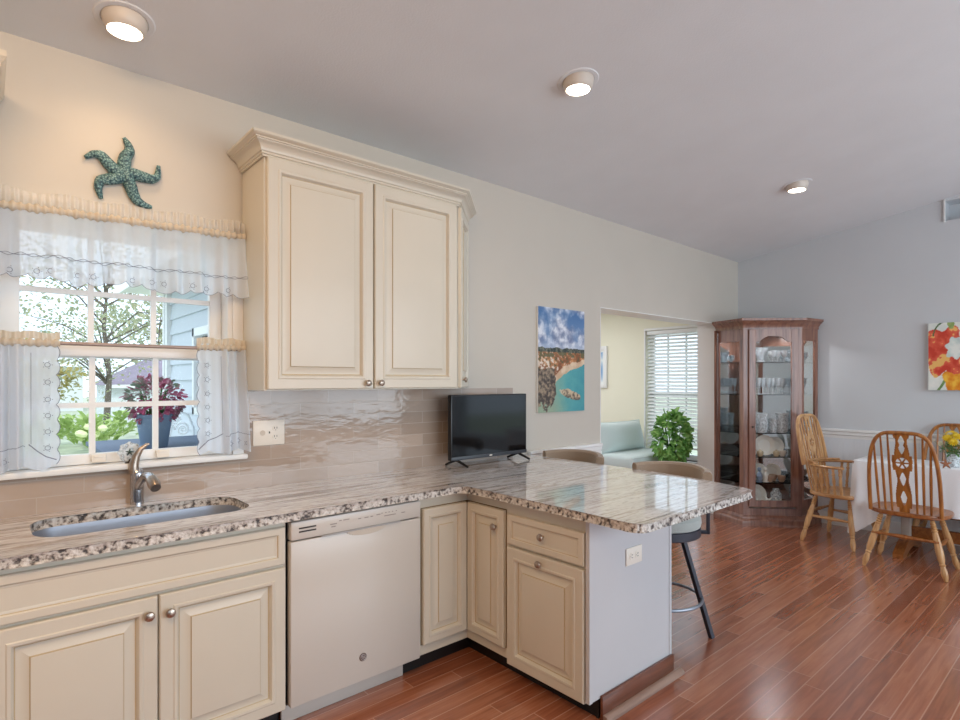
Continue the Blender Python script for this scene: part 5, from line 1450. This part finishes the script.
for s, d, rr, lab in ((0.2, 0.04, .055, 'white starfish lying at the left of the bottom shelf'), (0.5, 0.05, .062, 'white starfish lying in the middle of the bottom shelf'), (0.8, 0.04, .05, 'white starfish lying at the right of the bottom shelf')):
    p = on_shelf(s, d, 0.166); b = MB(); Xs = Matrix.Translation((p[0], p[1], p[2] + rr * 0.86)) @ Matrix.Rotation(fa, 4, 'Z') @ Matrix.Rotation(R(52), 4, 'X')
    for k in range(5):
        a = R(90 + 72 * k + s * 40); b.tube([(0, 0, 0), (.5 * rr * math.cos(a), .5 * rr * math.sin(a), 0), (rr * math.cos(a), rr * math.sin(a), 0)], [.014, .011, .004], 7, X=Xs)
    single('starfish', b, M['china'], lab, 'ornament')
ware('sugar_bowl', [(0, 0), (0.02, 0), (0.03, 0.015), (0.036, 0.04), (0.03, 0.058), (0.012, 0.066), (0.008, 0.076), (0, 0.08)], plain('gilt_cream_china', rgb(206, 190, 160), .25), 'lidded cream sugar bowl on the fourth shelf of the china cabinet', [(0.27, 0.045, 0.85), (0.73, 0.045, 0.85)], 0.655, 'sugar bowls on the fourth shelf', 'bowl')
ware('crystal_bowl', [(0, 0), (0.02, 0), (0.035, 0.015), (0.045, 0.045), (0.041, 0.045), (0.03, 0.018), (0, 0.008)], M['crystal'], 'small crystal bowl on the bottom shelf of the china cabinet', [(0.35, 0.05, 0.8), (0.66, 0.05, 0.8)], 0.166, 'crystal bowls on the bottom shelf', 'bowl')
ware('glass_jar', [(0, 0), (0.035, 0), (0.042, 0.02), (0.042, 0.09), (0.025, 0.11), (0.025, 0.13), (0.022, 0.13), (0.022, 0.11), (0.038, 0.09), (0.038, 0.02), (0, 0.01)], M['crystal'], 'glass jar at the right of the bottom shelf', [(0.86, 0.15, 1.2)], 0.166, 'glass jar', 'jar')

# ---------------------------------------------------------------- sunroom furniture
t = thing('armchair', 'pale aqua slipcovered armchair in the sunroom under the window', 'armchair', (5.62, 0.95, 0))
def pillow(b, w, h, d, X, pinch=0.55, n=14):
    def side(sg):
        def f(u, v):
            x, z = (u - .5) * 2, (v - .5) * 2
            th = (1 - abs(x) ** 3.0) ** .5 * (1 - abs(z) ** 3.0) ** .5 if abs(x) < 1 and abs(z) < 1 else 0
            cr = 1 - 0.04 * (1 - abs(x)) * (abs(z) > .9)
            return (x * w / 2 * (1 - .05 * (1 - abs(z) ** 2) * abs(x)), sg * d / 2 * th, z * h / 2 * (1 - .05 * (1 - abs(x) ** 2) * abs(z)))
        return f
    b.grid(side(1), n, n, X=X); b.grid(side(-1), n, n, X=X); bmesh.ops.remove_doubles(b.bm, verts=b.bm.verts, dist=.0006)
b = MB(); b.box(5.2, 6.1, 0.70, 1.40, 0.03, 0.42, bev=.03, seg=3); put('skirted_base', b, M['slip'], t)
b = MB(); b.box(5.22, 6.08, 0.68, 1.28, 0.42, 0.575, bev=.045, seg=4); put('seat_cushion', b, M['slip'], t)
b = MB(); b.box(5.25, 6.08, 1.28, 1.42, 0.3, 0.80, bev=.05, seg=4); put('back', b, M['slip'], t)
b = MB(); pillow(b, 0.86, 0.36, 0.2, Matrix.Translation((5.66, 1.13, 0.735)) @ Matrix.Rotation(R(-14), 4, 'X')); pl = put('back_cushion', b, M['slip'], t, smooth=80)
b = MB(); Xp = Matrix.Translation((5.66, 1.13, 0.735)) @ Matrix.Rotation(R(-14), 4, 'X')
b.tube([(0.43 * x, 0, 0.18 * z) for x, z in [(-1, -1), (-.5, -.95), (0, -.95), (.5, -.95), (1, -1), (.96, -.5), (.95, 0), (.96, .5), (1, 1), (.5, .95), (0, .95), (-.5, .95), (-1, 1), (-.96, .5), (-.95, 0), (-.96, -.5)]], 0.007, 6, closed=True, X=Xp); put('piping', b, M['slip'], pl)
b = MB(); b.tube([(5.21, 0.685, 0.555), (6.09, 0.685, 0.555)], 0.006, 6); b.tube([(5.21, 0.685, 0.435), (6.09, 0.685, 0.435)], 0.006, 6); put('piping', b, M['slip'], t)

px_, py_ = 5.68, 0.48
t = thing('potted_plant', 'big bushy green leafy plant in a dark pot in front of the blind', 'plant', (px_, py_, 0))
b = MB(); b.lathe([(0, 0), (0.11, 0), (0.125, 0.02), (0.15, 0.3), (0.165, 0.31), (0.165, 0.35), (0.145, 0.35), (0.135, 0.3), (0, 0.3)], 28, loc=(px_, py_, 0)); put('pot', b, M['terracotta'], t)
rp = random.Random(5); b = MB(); bs = MB()
for k in range(26):
    a = rp.uniform(0, 2 * PI); r = rp.uniform(.03, .17); h = rp.uniform(.6, .95)
    bs.tube([(px_ + rp.uniform(-.06, .06), py_ + rp.uniform(-.06, .06), .3), (px_ + .5 * r * math.cos(a), py_ + .5 * r * math.sin(a), h * .7), (px_ + r * math.cos(a), py_ + r * math.sin(a), h)], 0.005, 5)
put('stems', bs, M['stem'], t)
for k in range(560):
    th = rp.uniform(0, 2 * PI); ph = math.acos(rp.uniform(-1, 1)); rr = rp.uniform(0.55, 1.0) ** .5
    d = Vector((math.sin(ph) * math.cos(th), math.sin(ph) * math.sin(th), math.cos(ph)))
    p = Vector((px_ + d.x * .2 * rr, py_ + d.y * .15 * rr, 0.75 + d.z * 0.30 * rr))
    dr_ = (d + Vector((rp.uniform(-.7, .7), rp.uniform(-.7, .7), rp.uniform(-1.0, .2)))).normalized()
    b.leaf(p, dr_, d + Vector((rp.uniform(-.5, .5), rp.uniform(-.5, .5), rp.uniform(0, .8))), rp.uniform(.06, .1), rp.uniform(.045, .07), curl=.25)
put('foliage', b, M['leaf'], t, smooth=0, normals=False)

# ---------------------------------------------------------------- garden
GZ = -0.4
b = MB(); b._add([(-30, WT + .02, GZ), (60, WT + .02, GZ), (60, 70, GZ), (-30, 70, GZ)], [(0, 1, 2, 3)])
b._add([(6.43, -20, GZ), (60, -20, GZ), (60, WT + .02, GZ), (6.43, WT + .02, GZ)], [(0, 1, 2, 3)]); bmesh.ops.remove_doubles(b.bm, verts=b.bm.verts, dist=.001)
o = struct('ground_lawn', b, M['lawn'], smooth=0)
# outdoor table carrying the planter
t = thing('patio_table', 'dark slate outdoor table outside the kitchen window', 'table', (0.95, 1.75, GZ))
b = MB(); b.box(0.56, 1.36, 1.28, 2.25, 0.915, 0.945, bev=.004); put('tabletop', b, M['navy'], t)
for x in (0.61, 1.31):
    for y in (1.33, 2.2):
        b = MB(); b.box(x - .03, x + .03, y - .03, y + .03, GZ, 0.915); put('leg', b, M['navy'], t)
t = thing('planter', 'tapered slate blue planter with a red and green coleus outside the kitchen window', 'plant', (0.868, 1.55, 0.945))
b = MB(); b.lathe([(0, 0), (0.078, 0), (0.08, 0.005), (0.108, 0.2), (0.112, 0.203), (0.112, 0.222), (0.1, 0.222), (0.096, 0.2), (0, 0.2)], 28, loc=(0.868, 1.55, 0.945)); put('pot', b, M['pot'], t)
rp = random.Random(8); b = MB()
for k in range(620):
    d = Vector((rp.gauss(0, 1), rp.gauss(0, 1), rp.gauss(0, 1))).normalized(); rr = rp.uniform(.45, 1) ** .5
    p = Vector((0.868 + d.x * .175 * rr, 1.55 + d.y * .15 * rr, 1.26 + d.z * .155 * rr))
    if p.z < 1.13: continue
    b.leaf(p, (d + Vector((rp.uniform(-.6, .6), rp.uniform(-.6, .6), rp.uniform(-.6, .2)))).normalized(), d + Vector((0, 0, .5)), rp.uniform(.03, .05), rp.uniform(.022, .034))
put('foliage', b, M['coleus'], t, smooth=0, normals=False)
b = MB()
for k in range(60):
    a = rp.uniform(0, 2 * PI); b.tube([(0.868 + .03 * math.cos(a), 1.55 + .03 * math.sin(a), 1.15), (0.868 + .09 * math.cos(a), 1.55 + .09 * math.sin(a), 1.15 + rp.uniform(.06, .2))], 0.002, 4)
put('stems', b, M['stem'], t)
# white scrolled garden chair
t = thing('garden_chair', 'white scrolled metal garden chair by the sided wall outside the kitchen window', 'chair', (1.20, 2.62, GZ))
b = MB()
def ch(x, y, z): return (1.06 + x * .3, 2.5 + y, z)
b.tube([ch(0, 0, .5), ch(0, 0, .98), ch(.15, 0, 1.10), ch(.5, 0, 1.16), ch(.85, 0, 1.10), ch(1, 0, .98), ch(1, 0, .5)], 0.010, 8)
for cx_, cz_, r0, sgn in ((.3, .98, .06, 1), (.7, .98, .06, -1), (.3, .80, .055, -1), (.7, .80, .055, 1), (.5, 1.06, .045, 1)):
    b.tube([ch(cx_ + sgn * r0 * (1 - k / 26) * math.cos(k * .55) / .3, 0, cz_ + r0 * (1 - k / 26) * math.sin(k * .55)) for k in range(24)], 0.007, 6)
b.tube([ch(0, 0, .7), ch(1, 0, .7)], .008, 6)
put('backrest', b, M['gardenwhite'], t)
b = MB(); b.box(1.06, 1.36, 2.5, 2.95, .42, .45, bev=.01); put('seat', b, M['gardenwhite'], t)
for x in (1.075, 1.345):
    for y in (2.515, 2.93): b = MB(); b.tube([(x, y, .42), (x, y, GZ)], .012, 8); put('leg', b, M['gardenwhite'], t)
# broad leaved bed
rp = random.Random(21); hostas = []
k = 0
for row in range(3):
    for q in range(7):
        hx = -0.9 + q * 1.4 + rp.uniform(-.25, .25) + row * .5; hy = 14.0 + row * 1.15 + rp.uniform(-.2, .2); b = MB(); H = rp.uniform(.8, 1.15)
        for m in range(76):
            a = rp.uniform(0, 2 * PI); r = rp.uniform(0.05, .4)
            p = (hx + r * math.cos(a), hy + r * math.sin(a), GZ + rp.uniform(.1, .75) * H)
            b.leaf(p, (math.cos(a), math.sin(a), rp.uniform(.2, 1.6)), (-math.cos(a) * .6, -math.sin(a) * .6, 1), rp.uniform(.2, .36), rp.uniform(.11, .19), curl=.3)
        if row == 0 and q % 3 != 1:
            for m in range(5):
                a = rp.uniform(0, 2 * PI); b.lathe([(0, -.09), (.08, -.06), (.11, 0), (.08, .06), (0, .09)], 10, loc=(hx + .25 * math.cos(a), hy - .35, GZ + .45 + rp.uniform(0, .35)), mi=1)
        o = single('leafy_plant', b, [M['hosta'], plain('pale_bloom', rgb(226, 230, 180), .8)], 'broad leaved light green garden plant in the bed beyond the lawn', 'plant', 'broad leaved plants in the garden bed', smooth=0, normals=False)
# trees
def tree(name, label, x, y, h, cr, cz, n, lm, seed, sx=1.0, sz=1.0, leaf=.3, trunk=.1):
    rt = random.Random(seed); t = thing(name, label, 'tree', (x, y, GZ))
    b = MB(); b.tube([(x, y, GZ), (x + .1, y, GZ + h * .3), (x - .05, y, GZ + h * .55), (x + .1, y, GZ + h * .85)], [trunk, trunk * .8, trunk * .55, trunk * .2], 8)
    tips = []
    for k in range(26):
        a = rt.uniform(0, 2 * PI); z0 = GZ + h * rt.uniform(.25, .75); L = cr * rt.uniform(.5, 1)
        p1 = (x + L * .5 * math.cos(a) * sx, y + L * .5 * math.sin(a), z0 + L * .3); p2 = (x + L * math.cos(a) * sx, y + L * math.sin(a), z0 + L * rt.uniform(.2, .6) * sz)
        b.tube([(x, y, z0), p1, p2], [trunk * .3, trunk * .2, trunk * .07], 5); tips += [p1, p2, p2]
    put('trunk', b, M['bark'], t)
    b = MB()
    for k in range(n):
        tp = rt.choice(tips); s = cr * .22
        p = (tp[0] + rt.gauss(0, s), tp[1] + rt.gauss(0, s), tp[2] + rt.gauss(0, s * .8))
        b.leaf(p, (rt.gauss(0, 1), rt.gauss(0, 1), rt.gauss(-.3, .6)), (rt.gauss(0, 1), rt.gauss(0, 1), 1), leaf * rt.uniform(.6, 1.1), leaf * .5)
    put('foliage', b, lm, t, smooth=0, normals=False)
tree('garden_tree', 'open branching tree with thin foliage in the middle of the kitchen window', 2.9, 18.6, 6.4, 3.2, 3, 3000, M['treeleaf'], 3, leaf=.15)
tree('garden_tree', 'sparse leafy tree at the left of the kitchen window', -1.6, 28.0, 8.4, 3.4, 3, 900, M['treeleaf'], 14, leaf=.26)
tree('garden_bush', 'yellowing bush beside the shed outside the kitchen window', 1.3, 23.0, 3.4, 1.2, 2, 700, M['bush'], 9, leaf=.24, trunk=.08)
tree('garden_tree', 'dark tree behind the shed outside the kitchen window', 7.8, 35.0, 7.0, 3.4, 3, 1300, M['treeleaf'], 31, leaf=.4)
# shed
sx0, sx1, sy0, sy1 = 3.95, 9.0, 25.0, 29.0
t = thing('garden_shed', 'white garden shed with a low grey shingle roof beyond the flower bed', 'shed', ((sx0 + sx1) / 2, (sy0 + sy1) / 2, GZ))
b = MB(); b.box(sx0, sx1, sy0, sy1, GZ, 1.22); put('wall', b, M['sidingwhite'], t, smooth=0)
b = MB(); z0, z1 = 1.2, 2.35
b._add([(sx0 - .25, sy0 - .3, z0), (sx1 + .25, sy0 - .3, z0), (sx1 + .25, sy1 + .3, z0), (sx0 - .25, sy1 + .3, z0), (sx0 + 1.6, 27, z1), (sx1 - 1.6, 27, z1)],
       [(0, 1, 5, 4), (1, 2, 5), (2, 3, 4, 5), (3, 0, 4), (3, 2, 1, 0)]); put('roof', b, M['shingle'], t, smooth=0)
b = MB(); b.box(sx0 - .25, sx1 + .25, sy0 - .33, sy0 - .29, 1.08, 1.22); put('fascia', b, M['white'], t)
t = thing('neighbour_house', 'pale neighbouring house far off at the left of the kitchen window', 'house', (0.0, 40, GZ))
b = MB(); b.box(-6.0, 4.4, 38, 44, GZ, 2.2); put('wall', b, M['sidingwhite'], t, smooth=0)
b = MB(); b._add([(-6.4, 37.5, 2.2), (4.8, 37.5, 2.2), (4.8, 44.5, 2.2), (-6.4, 44.5, 2.2), (-6.4, 41, 4.2), (4.8, 41, 4.2)], [(0, 1, 5, 4), (2, 3, 4, 5), (0, 4, 3), (1, 2, 5), (3, 2, 1, 0)]); put('roof', b, M['sidingwhite'], t, smooth=0)
# gabled house beyond the sunroom window
t = thing('gabled_house', 'white sided gabled house outside the sunroom window', 'house', (16, 2.4, GZ))
b = MB(); gy0, gy1, gx = -5.5, 2.6, 14.0
b.prism([(gy0, GZ), (gy1, GZ), (gy1, 1.5), ((gy0 + gy1) / 2, 6.2), (gy0, 1.5)], 0, 6, X=Matrix.Translation((gx, 0, 0)) @ Matrix(((0, 0, 1, 0), (1, 0, 0, 0), (0, 1, 0, 0), (0, 0, 0, 1)))); put('wall', b, M['sidingwhite'], t, smooth=0)
b = MB(); z = GZ
while z < 6.0:
    hw = 4.05 if z < 1.5 else 4.05 * (6.2 - z) / 4.7
    b.box(gx - .018, gx + .001, -1.45 - hw, -1.45 + hw, z, z + .012); z += .2
put('siding_laps', b, M['siding'], t, smooth=0)
b = MB()
for a, c in (((gy1 + .3, 1.15), (-1.45, 6.45)), ((gy0 - .3, 1.15), (-1.45, 6.45))):
    d = .16; b._add([(gx - .3, a[0], a[1]), (gx - .3, c[0], c[1]), (gx - .3, c[0], c[1] + d), (gx - .3, a[0], a[1] + d), (gx + 6, a[0], a[1]), (gx + 6, c[0], c[1]), (gx + 6, c[0], c[1] + d), (gx + 6, a[0], a[1] + d)], [(0, 1, 2, 3), (7, 6, 5, 4), (3, 2, 6, 7), (1, 0, 4, 5), (0, 3, 7, 4), (2, 1, 5, 6)])
put('roof', b, M['shingle'], t, smooth=0)
